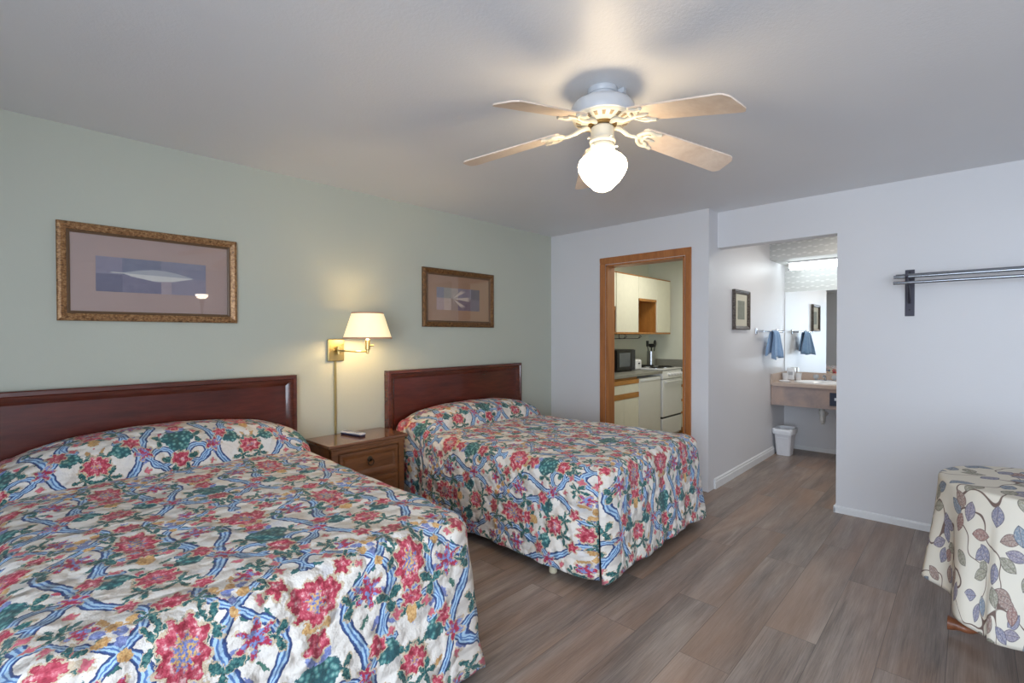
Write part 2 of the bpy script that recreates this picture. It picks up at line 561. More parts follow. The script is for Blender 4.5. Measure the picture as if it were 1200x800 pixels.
# ------------------------------------------------------------------ bedspread fabric
def m_spread():
    t = NT('floral_quilted_chintz')
    T, HW = 0.66, 0.33
    uv = t.n('ShaderNodeUVMap')
    uv.uv_map = 'UVMap'
    base = uv.outputs[0]
    n1 = t.v_('SUBTRACT', t.noise(base, 22, 2)[1], (0.5, 0.5, 0.5))
    n2 = t.v_('SUBTRACT', t.noise(base, 62, 3, 0.75)[1], (0.5, 0.5, 0.5))
    p = t.v_('ADD', base, t.v_('ADD', t.v_('SCALE', n1, scale=0.022), t.v_('SCALE', n2, scale=0.034)))
    pr_ = t.v_('ADD', base, t.v_('ADD', t.v_('SCALE', n1, scale=0.022), t.v_('SCALE', n2, scale=0.009)))
    sr = t.n('ShaderNodeSeparateXYZ')
    t.put(sr.inputs[0], pr_)
    cr2 = t.n('ShaderNodeCombineXYZ')
    ur = sr.outputs[0]
    wr_ = t.m_('PINGPONG', sr.outputs[1], HW)
    t.put(cr2.inputs[0], ur)
    t.put(cr2.inputs[1], wr_)
    qr = cr2.outputs[0]
    sp = t.n('ShaderNodeSeparateXYZ')
    t.put(sp.inputs[0], p)
    u = sp.outputs[0]
    w = t.m_('PINGPONG', sp.outputs[1], HW)
    cb = t.n('ShaderNodeCombineXYZ')
    t.put(cb.inputs[0], u)
    t.put(cb.inputs[1], w)
    q = cb.outputs[0]

    def local(u0, w0, sx=1.0, sy=1.0, q_=None):
        d = t.v_('WRAP', t.v_('SUBTRACT', q_ or q, (u0, w0, 0)), (T / 2, 5, 5), (-T / 2, -5, -5))
        if sx != 1 or sy != 1:
            d = t.v_('MULTIPLY', d, (sx, sy, 1))
        return d

    def blob(u0, w0, r, sx=1.0, sy=1.0):
        return t.m_('SUBTRACT', t.v_('LENGTH', local(u0, w0, sx, sy)), r)

    def flower(u0, w0, r, n, amp=0.25, ph=0.0, sx=1.0, sy=1.0):
        d = local(u0, w0, sx, sy)
        s = t.n('ShaderNodeSeparateXYZ')
        t.put(s.inputs[0], d)
        a = t.m_('ARCTAN2', s.outputs[1], s.outputs[0])
        c = t.m_('SINE', t.m_('MULTIPLY_ADD', a, float(n), ph))
        return t.m_('SUBTRACT', t.v_('LENGTH', d), t.m_('MULTIPLY_ADD', c, r * amp, r * (1 - amp)))

    def mn(fs):
        o = fs[0]
        for f in fs[1:]:
            o = t.m_('MINIMUM', o, f)
        return o

    # ribbons: a wave and loops
    ph = t.m_('MULTIPLY', ur, 2 * PI / T)

    def wave(amp, p0, amp2, p2, mid):
        y = t.m_('MULTIPLY_ADD', t.m_('SINE', t.m_('ADD', ph, p0)), amp, t.m_('MULTIPLY_ADD', t.m_('SINE', t.m_('MULTIPLY_ADD', ph, 2.0, p2)), amp2, mid))
        return t.m_('MULTIPLY', t.m_('ABSOLUTE', t.m_('SUBTRACT', wr_, y)), 0.76)

    def ring(u0, w0, r, sx=1.0, sy=1.0):
        return t.m_('ABSOLUTE', t.m_('SUBTRACT', t.v_('LENGTH', local(u0, w0, sx, sy, qr)), r))

    def arc(u0, w0, r, dx, dy, c):
        d = local(u0, w0, 1, 1, qr)
        gate = t.m_('MAXIMUM', t.m_('SUBTRACT', t.v_('DOT_PRODUCT', d, (dx, dy, 0)), c * r), 0.0)
        return t.m_('MULTIPLY_ADD', gate, 2.0, t.m_('ABSOLUTE', t.m_('SUBTRACT', t.v_('LENGTH', d), r)))
    rb = mn([wave(0.095, 0.0, 0.032, 0.8, 0.165), wave(0.075, 2.6, 0.030, 2.4, 0.175), ring(0.405, 0.078, 0.044), arc(0.60, 0.045, 0.046, 0.7, 0.7, 0.1),
             arc(0.245, 0.27, 0.050, 0.3, 0.95, 0.2)])
    rcol = t.ramp(t.m_('DIVIDE', rb, 0.0150), [(0, lin((80, 116, 170))), (0.12, lin((90, 126, 178))), (0.20, lin((172, 202, 226))),
                                               (0.50, lin((166, 198, 224))), (0.58, lin((64, 92, 146))), (0.9, lin((40, 60, 108)))])
    # leaves
    lf = mn([flower(0.54, 0.110, 0.046, 5, 0.45, 0.6), flower(0.165, 0.245, 0.050, 3, 0.45, 1.0), flower(0.03, 0.275, 0.045, 5, 0.42, 0.3, 0.6, 1.3),
             flower(0.46, 0.29, 0.050, 5, 0.45, 2.5), flower(0.435, 0.015, 0.066, 4, 0.45, 0.2), flower(0.135, 0.112, 0.044, 3, 0.45, 2.7),
             flower(0.215, 0.33, 0.064, 4, 0.47, 0.4), flower(0.31, 0.075, 0.044, 3, 0.46, 0.3), flower(0.60, 0.28, 0.042, 5, 0.45, 1.3),
             flower(0.36, 0.29, 0.040, 3, 0.46, 2.0), flower(0.50, 0.01, 0.044, 5, 0.44, 1.0), flower(0.645, 0.12, 0.040, 5, 0.44, 0.2)])
    # hydrangea clusters
    hy = mn([blob(0.30, 0.022, 0.046), blob(0.335, 0.235, 0.040), blob(0.345, 0.015, 0.034)])
    vo = t.n('ShaderNodeTexVoronoi', feature='F1')
    t.put(vo.inputs['Vector'], base)
    vo.inputs['Scale'].default_value = 60
    hcol = t.ramp(t.m_('MULTIPLY', vo.outputs['Distance'], 1.0), [(0.12, lin((146, 184, 176))), (0.34, lin((84, 142, 138))), (0.58, lin((46, 92, 98)))])
    # red blossoms
    rd = mn([flower(0.085, 0.0, 0.068, 7, 0.13, 0.4), flower(0.060, 0.048, 0.036, 5, 0.15, 0.4), flower(0.205, 0.0, 0.042, 5, 0.2, 1.2),
             flower(0.425, 0.0, 0.044, 6, 0.15, 0.2), flower(0.075, 0.33, 0.074, 9, 0.13, 0.8, 0.75, 1.2), flower(0.19, 0.33, 0.042, 5, 0.2, 0.0, 1.3, 0.85),
             flower(0.40, 0.325, 0.050, 8, 0.15, 0.5), flower(0.57, 0.32, 0.034, 6, 0.2, 0.5), flower(0.30, 0.195, 0.036, 6, 0.18, 0.9), flower(0.52, 0.245, 0.030, 5, 0.2, 0.1), flower(0.005, 0.10, 0.032, 5, 0.2, 0.6)])
    vi = mn([flower(0.115, 0.17, 0.056, 6, 0.32, 1.0), flower(0.37, 0.150, 0.038, 5, 0.30, 0.4), flower(0.57, 0.15, 0.036, 5, 0.30, 1.4)])
    pk = mn([flower(0.495, 0.052, 0.019, 4, 0.22, 0), flower(0.55, 0.062, 0.017, 4, 0.22, 1), flower(0.605, 0.075, 0.019, 4, 0.22, 2),
             flower(0.225, 0.268, 0.019, 4, 0.22, 1), flower(0.275, 0.25, 0.015, 4, 0.2, 0), flower(0.46, 0.14, 0.016, 4, 0.2, 2), flower(0.02, 0.15, 0.015, 4, 0.2, 0)])
    gd = mn([blob(0.60, 0.205, 0.016), blob(0.640, 0.18, 0.015), blob(0.240, 0.33, 0.028, 0.8, 1.2), blob(0.150, 0.02, 0.022), blob(0.585, 0.24, 0.014),
             blob(0.03, 0.215, 0.014)])
    pv = mn([blob(0.625, 0.215, 0.015), blob(0.607, 0.175, 0.014), blob(0.235, 0.015, 0.026), blob(0.16, 0.310, 0.020), blob(0.655, 0.21, 0.013)])

    cn = t.noise(base, 55, 3, 0.65)[0]
    cn2 = t.noise(base, 105, 2, 0.6)[0]
    red = t.ramp(t.m_('MULTIPLY_ADD', rd, -2.2, t.m_('SUBTRACT', cn, 0.05)), [(0.34, lin((150, 38, 58))), (0.46, lin((186, 64, 84))), (0.55, lin((208, 104, 118))), (0.64, lin((236, 192, 190)))])
    vcol = t.ramp(cn, [(0.40, lin((176, 48, 78))), (0.50, lin((180, 58, 88))), (0.54, lin((122, 138, 192))), (0.7, lin((150, 164, 208)))])
    leaf = t.ramp(cn2, [(0.34, lin((24, 62, 66))), (0.48, lin((40, 100, 102))), (0.66, lin((98, 140, 128)))])
    gold = t.ramp(cn2, [(0.35, lin((190, 138, 82))), (0.65, lin((226, 186, 126)))])
    peri = t.ramp(cn2, [(0.35, lin((104, 116, 176))), (0.65, lin((150, 162, 206)))])
    cream = lin((228, 221, 212))
    tan = lin((208, 188, 160))

    col = t.mix(t.step(t.noise(base, 9, 2)[0], 0.60, 0.74), cream, lin((216, 214, 216)))
    # small sprigs scattered over the ground
    vs = t.n('ShaderNodeTexVoronoi', feature='F1')
    vs.voronoi_dimensions = '2D'
    t.put(vs.inputs['Vector'], q)
    vs.inputs['Scale'].default_value = 19
    vs.inputs['Randomness'].default_value = 0.85
    vc = t.n('ShaderNodeSeparateColor')
    t.put(vc.inputs[0], vs.outputs['Color'])
    vr = t.n('ShaderNodeVectorRotate', rotation_type='Z_AXIS')
    t.put(vr.inputs['Vector'], t.v_('SUBTRACT', q, vs.outputs['Position']))
    t.put(vr.inputs['Angle'], t.m_('MULTIPLY', vc.outputs[0], 6.283))
    ve = t.v_('LENGTH', t.v_('MULTIPLY', vr.outputs[0], (1.0, 2.8, 0)))
    vk = t.m_('MULTIPLY', t.step(ve, 0.024, 0.021), t.step(vc.outputs[1], 0.42, 0.43))
    col = t.mix(vk, col, t.ramp(vc.outputs[2], [(0, lin((58, 108, 106))), (0.4, lin((202, 158, 104))), (0.55, lin((124, 136, 188))), (0.72, lin((74, 118, 104))), (0.88, lin((196, 88, 104)))], 'CONSTANT'))

    def lay(col, F, c, halo=None, hw=0.008):
        if halo:
            col = t.mix(t.step(F, hw, hw - 0.002), col, halo)
        return t.mix(t.step(F, 0.001, -0.001), col, c)
    col = t.mix(t.step(rb, 0.0155, 0.0140), col, rcol)
    col = lay(col, lf, leaf, tan, 0.007)
    col = lay(col, hy, hcol)
    col = lay(col, pv, peri)
    col = lay(col, gd, gold)
    col = lay(col, vi, vcol, tan, 0.008)
    col = lay(col, rd, red, tan, 0.008)
    core = t.m_('ADD', rd, 0.036)
    col = t.mix(t.step(core, 0.004, 0.0), col, t.mix(t.step(cn2, 0.47, 0.53), peri, gold))
    col = lay(col, pk, t.mix(cn, lin((168, 44, 72)), lin((236, 140, 152))), tan, 0.005)
    # quilting: meandering stitch lines between soft puffs, fine weave
    qp = t.v_('ADD', base, t.v_('SCALE', t.v_('SUBTRACT', t.noise(base, 6, 2)[1], (0.5, 0.5, 0.5)), scale=0.12))
    vq = t.n('ShaderNodeTexVoronoi', feature='SMOOTH_F1')
    t.put(vq.inputs['Vector'], qp)
    vq.inputs['Scale'].default_value = 13
    vq.inputs['Smoothness'].default_value = 0.35
    puff = t.m_('SUBTRACT', 1.0, vq.outputs['Distance'])
    h = t.m_('MULTIPLY_ADD', t.noise(base, 34, 3)[0], 0.30, puff)
    nm = t.bump(h, 1.0, 0.036)
    return t.base(col, 0.78, 0, nm, Sheen_Weight=0.1)


M_spread = m_spread()
M_lining = plain('dark_bed_base_cloth', (40, 38, 40), 0.9)


def build_spread(yc, zfoot, zhead, hump, seed, label, shift=0.0, peak=0.0):
    """quilted spread: top with a pillow roll at the head, two sides and the foot hanging to the floor"""
    x0, xf = -3.305, -1.405        # headboard face, foot edge of the top
    hw = 0.675                     # half width of the top
    r, Rc = 0.075, 0.07
    xi, yi = xf - r, hw - r
    NX, NY, NS = 92, 70, 30

    def top_z(x):
        k = (x - xf) / (x0 - xf)
        return zfoot + (zhead - zfoot) * max(0, k) ** 1.3

    def roll(x, y):
        tpr = max(0.0, 1 - abs((y - shift) / 0.735) ** 3) ** 0.75
        tx = (x + 3.15) / 0.215
        if tx <= 0:
            pr = 1 - 0.10 * (tx * tx)
        elif tx < 1:
            pr = (1 - tx ** 2.4) ** 0.55
        else:
            pr = -0.07 * math.exp(-((tx - 1) / 0.18))
        return hump * pr * tpr * (1 + peak * y)

    def puff(u, v):
        a = noise.noise(Vector((u * 9 + seed, v * 9, 1.7))) * 0.006
        return a + noise.noise(Vector((u * 3 + seed, v * 3, 4.2))) * 0.007

    # u runs from the head down the length and over the foot, v from the centre line out over the sides
    xs = [x0 + (xi - x0) * i / NX for i in range(NX + 1)]
    xs = sorted(set(xs + [-2.95 + 0.012 * k for k in range(-3, 4)] + [-3.0, -2.985]))
    us, acc = [], 0
    for i, x in enumerate(xs):
        if i:
            acc += math.hypot(x - xs[i - 1], roll(x, shift) - roll(xs[i - 1], shift))
        us.append(acc)
    uend = acc
    UOFF = 0.66 * 6 - (uend + 0.05)    # the peony row sits just over the foot edge
    ys = [-yi + 2 * yi * j / NY for j in range(NY + 1)]
    drop = zfoot - 0.075 - r
    LS = r * PI / 2 + drop + 0.0
    es = [0.018 * k for k in range(1, 7)] + [0.118 + (LS - 0.118) * k / NS for k in range(1, NS + 1)]

    def rounded(x, y):
        """round the two foot corners of the inner rectangle in plan; returns point and outward normal"""
        cx = xi - (Rc - 0.0)
        sy = 1 if y >= 0 else -1
        cy = yi - Rc
        dx, dy = x - cx, abs(y) - cy
        if dx > 0 and dy > 0:
            m = max(dx, dy)
            l = math.hypot(dx, dy)
            return cx + dx * m / l, sy * (cy + dy * m / l), Vector((dx / l, sy * dy / l, 0))
        return x, y, None

    def hang(x, y, e, nrm, u, v, z0):
        th = min(e / r, PI / 2)
        s = max(0.0, e - r * PI / 2)
        o = r * math.sin(th) + 0.085 * s ** 1.0
        k = min(1, s / drop) if drop else 0
        along = u if abs(nrm.y) > 0.7 else v
        o += k * (0.007 * math.sin(along * 17 + seed) + 0.005 * math.sin(along * 37 + seed * 2.1)) + puff(u + 3, v) * (0.4 + 0.8 * k)
        hem = k * (0.006 * math.sin(along * 6 + seed * 1.3))
        return Vector((x + nrm.x * o, yc + y + nrm.y * o, z0 - r * (1 - math.cos(th)) - s + hem))

    mb = MB()
    P, UV = [], []
    for i, x in enumerate(xs):
        row, ur = [], []
        for j, y in enumerate(ys):
            px, py, _ = rounded(x, y)
            z = top_z(x) + roll(x, y) + puff(us[i], y) * (1 if x < xi - 0.02 else 0.6)
            edge = (abs(y) / yi) ** 6 * 0.012
            row.append(Vector((px, yc + py, z - edge)))
            ur.append((us[i] + UOFF, y))
        P.append(row)
        UV.append(ur)
    # the two long sides join the top in one grid
    for side in (1, -1):
        j = len(ys) - 1 if side > 0 else 0
        Q, UQ = [], []
        for i, x in enumerate(xs):
            px, py, nn = rounded(x, ys[j])
            nrm = nn or Vector((0, side, 0))
            z0 = P[i][j].z
            Q.append([P[i][j]] + [hang(px, py, e, nrm, us[i], side * (yi + e), z0) for e in es])
            UQ.append([UV[i][j]] + [(us[i] + UOFF, side * (yi + e)) for e in es])
        mb.grid(Q, UQ)
    mb.grid(P, UV)
    Q, UQ = [], []
    for j, y in enumerate(ys):
        px, py, nn = rounded(xs[-1], y)
        nrm = nn or Vector((1, 0, 0))
        z0 = P[-1][j].z
        Q.append([P[-1][j]] + [hang(px, py, e, nrm, uend + e, y, z0) for e in es])
        UQ.append([UV[-1][j]] + [(uend + e + UOFF, y) for e in es])
    # the corner hems fall open in a small pleat
    for j, row in enumerate(Q):
        for side, jj in ((-1, j), (1, len(ys) - 1 - j)):
            if jj < 4:
                for k in range(len(row)):
                    kk = max(0, (k - 8) / (len(row) - 9))
                    f = (4 - jj) / 4
                    row[k] = row[k] + Vector((0.022 * kk * f, side * 0.012 * kk * f, -0.020 * kk * f))
    mb.grid(Q, UQ)
    bmesh.ops.remove_doubles(mb.bm, verts=mb.bm.verts, dist=0.0006)
    bmesh.ops.recalc_face_normals(mb.bm, faces=mb.bm.faces)
    o = mb.build('bedspread', M_spread, smooth=80, base=(-2.4, yc, zfoot))
    so = o.modifiers.new('thickness', 'SOLIDIFY')
    so.thickness = 0.010
    so.offset = -1
    return tag(o, label, 'bedspread')


# ------------------------------------------------------------------ beds
M_cherry = wood('cherry_headboard', (52, 17, 12), (98, 38, 26), 0.26, (7, 0.9, 7), 1.6, 0.35)
M_cherry_f = wood('cherry_moulding', (50, 20, 14), (106, 50, 34), 0.24, (7, 0.9, 7), 2.4, 0.4)
M_tick = plain('mattress_ticking', (222, 220, 214), 0.85, bump=0.2)
M_glide = plain('ivory_leg_glide', (206, 196, 168), 0.4)
M_blackmetal = plain('black_metal', (26, 26, 28), 0.4, 0.6)


def build_bed(yc, y0, y1, ztop, zh, label):
    t = thing('bed', (-2.35, yc, 0), label, 'bed')
    fx = GX + 0.052
    pb = MB().box(GX + 0.004, fx - 0.016, y0 + 0.02, y1 - 0.02, 0.28, zh - 0.02, 0.003)
    for y in (y0 + 0.02, y1 - 0.075):
        pb.box(GX + 0.006, fx - 0.02, y, y + 0.055, 0.0, 0.3, 0.004)
    hb = pb.build('headboard', M_cherry, t)
    MB().frame('X', GX + 0.004, (y0, y1, 0.26, zh),
               [(0, 0), (0, 0.050), (0.006, 0.056), (0.024, 0.058), (0.030, 0.050), (0.038, 0.048), (0.050, 0.044), (0.064, 0.034), (0.074, 0.030), (0.074, 0)]
               ).build('headboard_moulding', M_cherry_f, hb, 25)
    MB().box(-3.28, -1.45, yc - 0.64, yc + 0.64, ztop - 0.27, ztop - 0.035, 0.05, 4).build('mattress', M_tick, t, 50)
    MB().box(-3.28, -1.46, yc - 0.63, yc + 0.63, ztop - 0.47, ztop - 0.272, 0.02, 3).build('box_spring', M_lining, t, 50)
    fb = MB()
    for y in (yc - 0.6, yc + 0.56):
        fb.box(-3.27, -1.5, y, y + 0.04, 0.12, ztop - 0.472, 0.004)
    for x in (-3.2, -2.35, -1.58):
        fb.box(x, x + 0.04, yc - 0.6, yc + 0.6, 0.10, 0.14, 0.004)
    fb.build('bed_frame', M_blackmetal, t)
    for x, y in ((-1.73, yc - 0.665), (-1.73, yc + 0.62), (-3.1, yc - 0.62), (-3.1, yc + 0.62), (-2.3, yc)):
        lg = MB().cyl((x, y, 0.03), 0.017, 0.10, seg=16, bev=0.003).build('bed_leg', M_blackmetal, t)
        MB().lathe([(0, 0), (0.019, 0), (0.024, 0.006), (0.022, 0.042), (0, 0.042)], (x, y, 0), 16).build('leg_glide', M_glide, lg)
    return t


build_bed(0.635, -0.178, 1.382, 0.64, 1.092, 'double bed with dark cherry framed headboard below the wide leaf picture')
build_bed(2.83, 2.086, 3.643, 0.63, 1.080, 'double bed with dark cherry framed headboard beside the kitchen doorway')
build_spread(0.635, 0.655, 0.695, 0.175, 1.3, 'floral quilted bedspread with blue ribbons on bed below the wide leaf picture', 0.0)
build_spread(2.83, 0.645, 0.630, 0.150, 5.1, 'floral quilted bedspread with blue ribbons on bed nearest the kitchen doorway', 0.04)

# ------------------------------------------------------------------ nightstand and remote
M_walnut = wood('walnut_nightstand', (96, 58, 32), (148, 96, 56), 0.3, (6, 0.9, 6), 2.2, 0.3)
M_walnut_top = wood('walnut_nightstand_top', (98, 62, 40), (138, 92, 62), 0.16, (6, 0.9, 6), 2.0, 0.5)
M_bronze = plain('dark_bronze', (74, 64, 52), 0.38, 0.9)
ns = thing('nightstand', (-3.17, 1.75, 0), 'brown wooden nightstand with ring pull drawers between the two beds', 'nightstand')
NX1 = -3.005
b = MB().box(GX + 0.014, NX1 - 0.024, 1.475, 2.03, 0.06, 0.605, 0.003)
for y in (1.475, 1.985):
    b.box(NX1 - 0.05, NX1 - 0.008, y, y + 0.045, 0.0, 0.605, 0.004)
    b.box(GX + 0.02, GX + 0.06, y, y + 0.045, 0.0, 0.1, 0.004)
b.box(NX1 - 0.03, NX1 - 0.010, 1.475, 2.03, 0.575, 0.600, 0.006).box(NX1 - 0.03, NX1 - 0.002, 1.47, 2.035, 0.600, 0.616, 0.005)
b.box(NX1 - 0.03, NX1 - 0.010, 1.475, 2.03, 0.06, 0.11, 0.004)
b.build('body', M_walnut, ns)
MB().prism([(GX + 0.002, 1.45), (NX1 + 0.008, 1.45), (NX1 + 0.008, 2.056), (GX + 0.002, 2.056)], 0.024, 'Z', 0.616, 0.008).build('top', M_walnut_top, ns)
for z0, z1 in ((0.395, 0.57), (0.13, 0.375)):
    d = MB().box(NX1 - 0.03, NX1 - 0.012, 1.528, 1.978, z0, z1, 0.003)
    d.frame('X', NX1 - 0.013, (1.528, 1.978, z0, z1), [(0.004, 0), (0.004, 0.008), (0.012, 0.010), (0.028, 0.008), (0.042, 0.001), (0.042, 0)])
    d = d.build('drawer', M_walnut, ns)
    zc = (z0 + z1) / 2 + 0.022
    pl = MB().lathe([(0, 0.014), (0.006, 0.012), (0.008, 0.006), (0.018, 0.002), (0.02, 0), (0, 0)], (NX1 - 0.012, 1.753, zc), 20, 'X')
    pl.tube([(NX1 + 0.004, 1.753 + 0.021 * math.sin(a), zc - 0.020 - 0.021 * math.cos(a)) for a in [2 * PI * k / 24 for k in range(25)]], 0.0036, 8, False)
    pl.build('ring_pull', M_bronze, d)

M_rem = plain('remote_white_plastic', (216, 216, 220), 0.4)
M_navy = plain('remote_navy_plastic', (34, 38, 70), 0.4)
M_key = plain('remote_grey_keys', (150, 152, 160), 0.5)
rm = thing('remote_control', (-3.23, 1.735, 0.6402), 'white and navy remote control lying on the wooden nightstand', 'remote control')
Mx = Matrix.Translation((-3.225, 1.74, 0.6402)) @ Matrix.Rotation(R(12), 4, 'Z')
MB().box(-0.105, 0.105, -0.024, 0.024, 0.0, 0.014, 0.005, 3).turn(Mx).build('underside', M_navy, rm)
up_ = MB().box(-0.107, 0.107, -0.025, 0.025, 0.0125, 0.026, 0.006, 3).turn(Mx).build('cover', M_rem, rm)
kb = MB()
for i in range(9):
    for j in range(3):
        kb.box(-0.085 + i * 0.019, -0.074 + i * 0.019, -0.016 + j * 0.012, -0.008 + j * 0.012, 0.0255, 0.028, 0.001)
kb.turn(Mx).build('keypad', M_key, up_)

# ------------------------------------------------------------------ wall lamp
M_brass = plain('brushed_brass', (196, 176, 122), 0.28, 0.9, 0.05, 40)
t = NT('lamp_shade_cloth')
nz = t.noise(t.coord('Object', (60, 60, 200)), 1.0, 2)[0]
t.base(lin((250, 240, 214)), 0.8)
zs = t.n('ShaderNodeSeparateXYZ')
t.put(zs.inputs[0], t.coord())
t.put(t.b.inputs['Emission Color'], t.mix(nz, (1.0, 0.74, 0.34, 1), (1.0, 0.78, 0.38, 1)))
t.b.inputs['Emission Strength'].default_value = SHADE_EMIT * 0.27
M_shade = t.m
M_shade_trim = plain('shade_binding', (206, 160, 128), 0.7)
t = NT('warm_bulb')
t.base((1, 0.85, 0.6, 1), 0.5)
t.put(t.b.inputs['Emission Color'], t.mix(t.noise(t.coord(), 5)[0], (1, 0.72, 0.38, 1), (1, 0.78, 0.44, 1)))
t.b.inputs['Emission Strength'].default_value = 75
M_bulb = t.m
wl = thing('wall_lamp', (GX, 1.68, 1.25), 'brass swing arm wall lamp with lit cream shade between the beds', 'lamp')
MB().box(GX + 0.001, GX + 0.022, 1.618, 1.742, 1.172, 1.332, 0.006, 3).build('wall_plate', M_brass, wl)
LX, LY = -3.12, 1.80
ab = MB().cyl((GX + 0.05, 1.685, 1.222), 0.013, 0.06, bev=0.003).tube([(GX + 0.02, 1.685, 1.252), (GX + 0.06, 1.685, 1.252)], 0.008)
ab.tube(cr([(GX + 0.05, 1.685, 1.252), (-3.2, 1.63, 1.252), (-3.12, 1.70, 1.246), (LX, LY, 1.244)]), 0.0062)
ab.cyl((GX + 0.022, 1.655, 1.252), 0.008, 0.03, 'Y', 12).build('swing_arm', M_brass, wl)
MB().cyl((LX, LY, 1.228), 0.010, 0.03, bev=0.003).cyl((LX, LY, 1.255), 0.018, 0.075, bev=0.004).tube([(LX, LY + 0.015, 1.285), (LX, LY + 0.045, 1.285)], 0.006).build('socket', M_brass, wl)
SZ0, SZ1, SR0, SR1 = 1.335, 1.520, 0.168, 0.108
sh = MB().lathe([(SR0, SZ0), (SR1, SZ1), (SR1 - 0.002, SZ1), (SR0 - 0.002, SZ0), (SR0, SZ0)], (LX, LY, 0), 48).build('lamp_shade', M_shade, wl)
MB().lathe([(SR0 + 0.002, SZ0 - 0.001), (SR0 - 0.001, SZ0 + 0.011), (SR0 - 0.004, SZ0 + 0.008), (SR0 - 0.004, SZ0 - 0.001), (SR0 + 0.002, SZ0 - 0.001)], (LX, LY, 0), 48).lathe(
    [(SR1 + 0.003, SZ1 - 0.009), (SR1 + 0.002, SZ1 + 0.001), (SR1 - 0.003, SZ1 + 0.001), (SR1 - 0.001, SZ1 - 0.009), (SR1 + 0.003, SZ1 - 0.009)], (LX, LY, 0), 48).build('binding', M_shade_trim, sh)
MB().lathe([(0, 1.33), (0.013, 1.335), (0.02, 1.36), (0.03, 1.395), (0.026, 1.42), (0.012, 1.435), (0, 1.437)], (LX, LY, 0), 20).build('bulb', M_bulb, wl)
MB().box(GX + 0.002, GX + 0.016, 1.668, 1.684, 0.642, 1.175, 0.004).build('cord_cover', M_brass, wl)

# ------------------------------------------------------------------ framed pictures on the green wall


def m_frame(name, dark, mid, light):
    t = NT(name)
    co = t.coord()
    n = t.noise(co, 70, 4, 0.7)[0]
    n2 = t.noise(t.v_('MULTIPLY', co, (1, 6, 30)), 12, 3)[0]
    k = t.m_('MULTIPLY_ADD', n2, 0.4, t.m_('MULTIPLY', n, 0.6))
    return t.base(t.ramp(k, [(0.36, lin(dark)), (0.5, lin(mid)), (0.66, lin(light))]), 0.4, 0.35, t.bump(n, 0.15, 0.003))


M_gold = m_frame('antique_gold_frame', (70, 48, 30), (156, 114, 74), (200, 164, 120))
M_bronze_f = m_frame('bronze_picture_frame', (52, 36, 22), (116, 80, 46), (160, 118, 72))
M_innerlip = plain('dark_frame_lip', (104, 80, 58), 0.4)
M_mat = plain('mauve_mat_board', (172, 148, 140), 0.85, var=0.08, scale=6)
M_mat2 = plain('brown_mat_board', (160, 126, 102), 0.85, var=0.08, scale=6)
t = NT('picture_glass')
tr = t.n('ShaderNodeBsdfTransparent')
gl = t.n('ShaderNodeBsdfGlossy')
gl.inputs['Roughness'].default_value = 0.015
mx = t.n('ShaderNodeMixShader')
lw = t.n('ShaderNodeLayerWeight')
lw.inputs[0].default_value = 0.5
t.put(mx.inputs[0], t.m_('MULTIPLY_ADD', t.m_('POWER', lw.outputs['Facing'], 5.0), 0.94, 0.045))
t.put(mx.inputs[1], tr.outputs[0])
t.put(mx.inputs[2], gl.outputs[0])
t.put(t.out.inputs[0], mx.outputs[0])
M_pglass = t.m


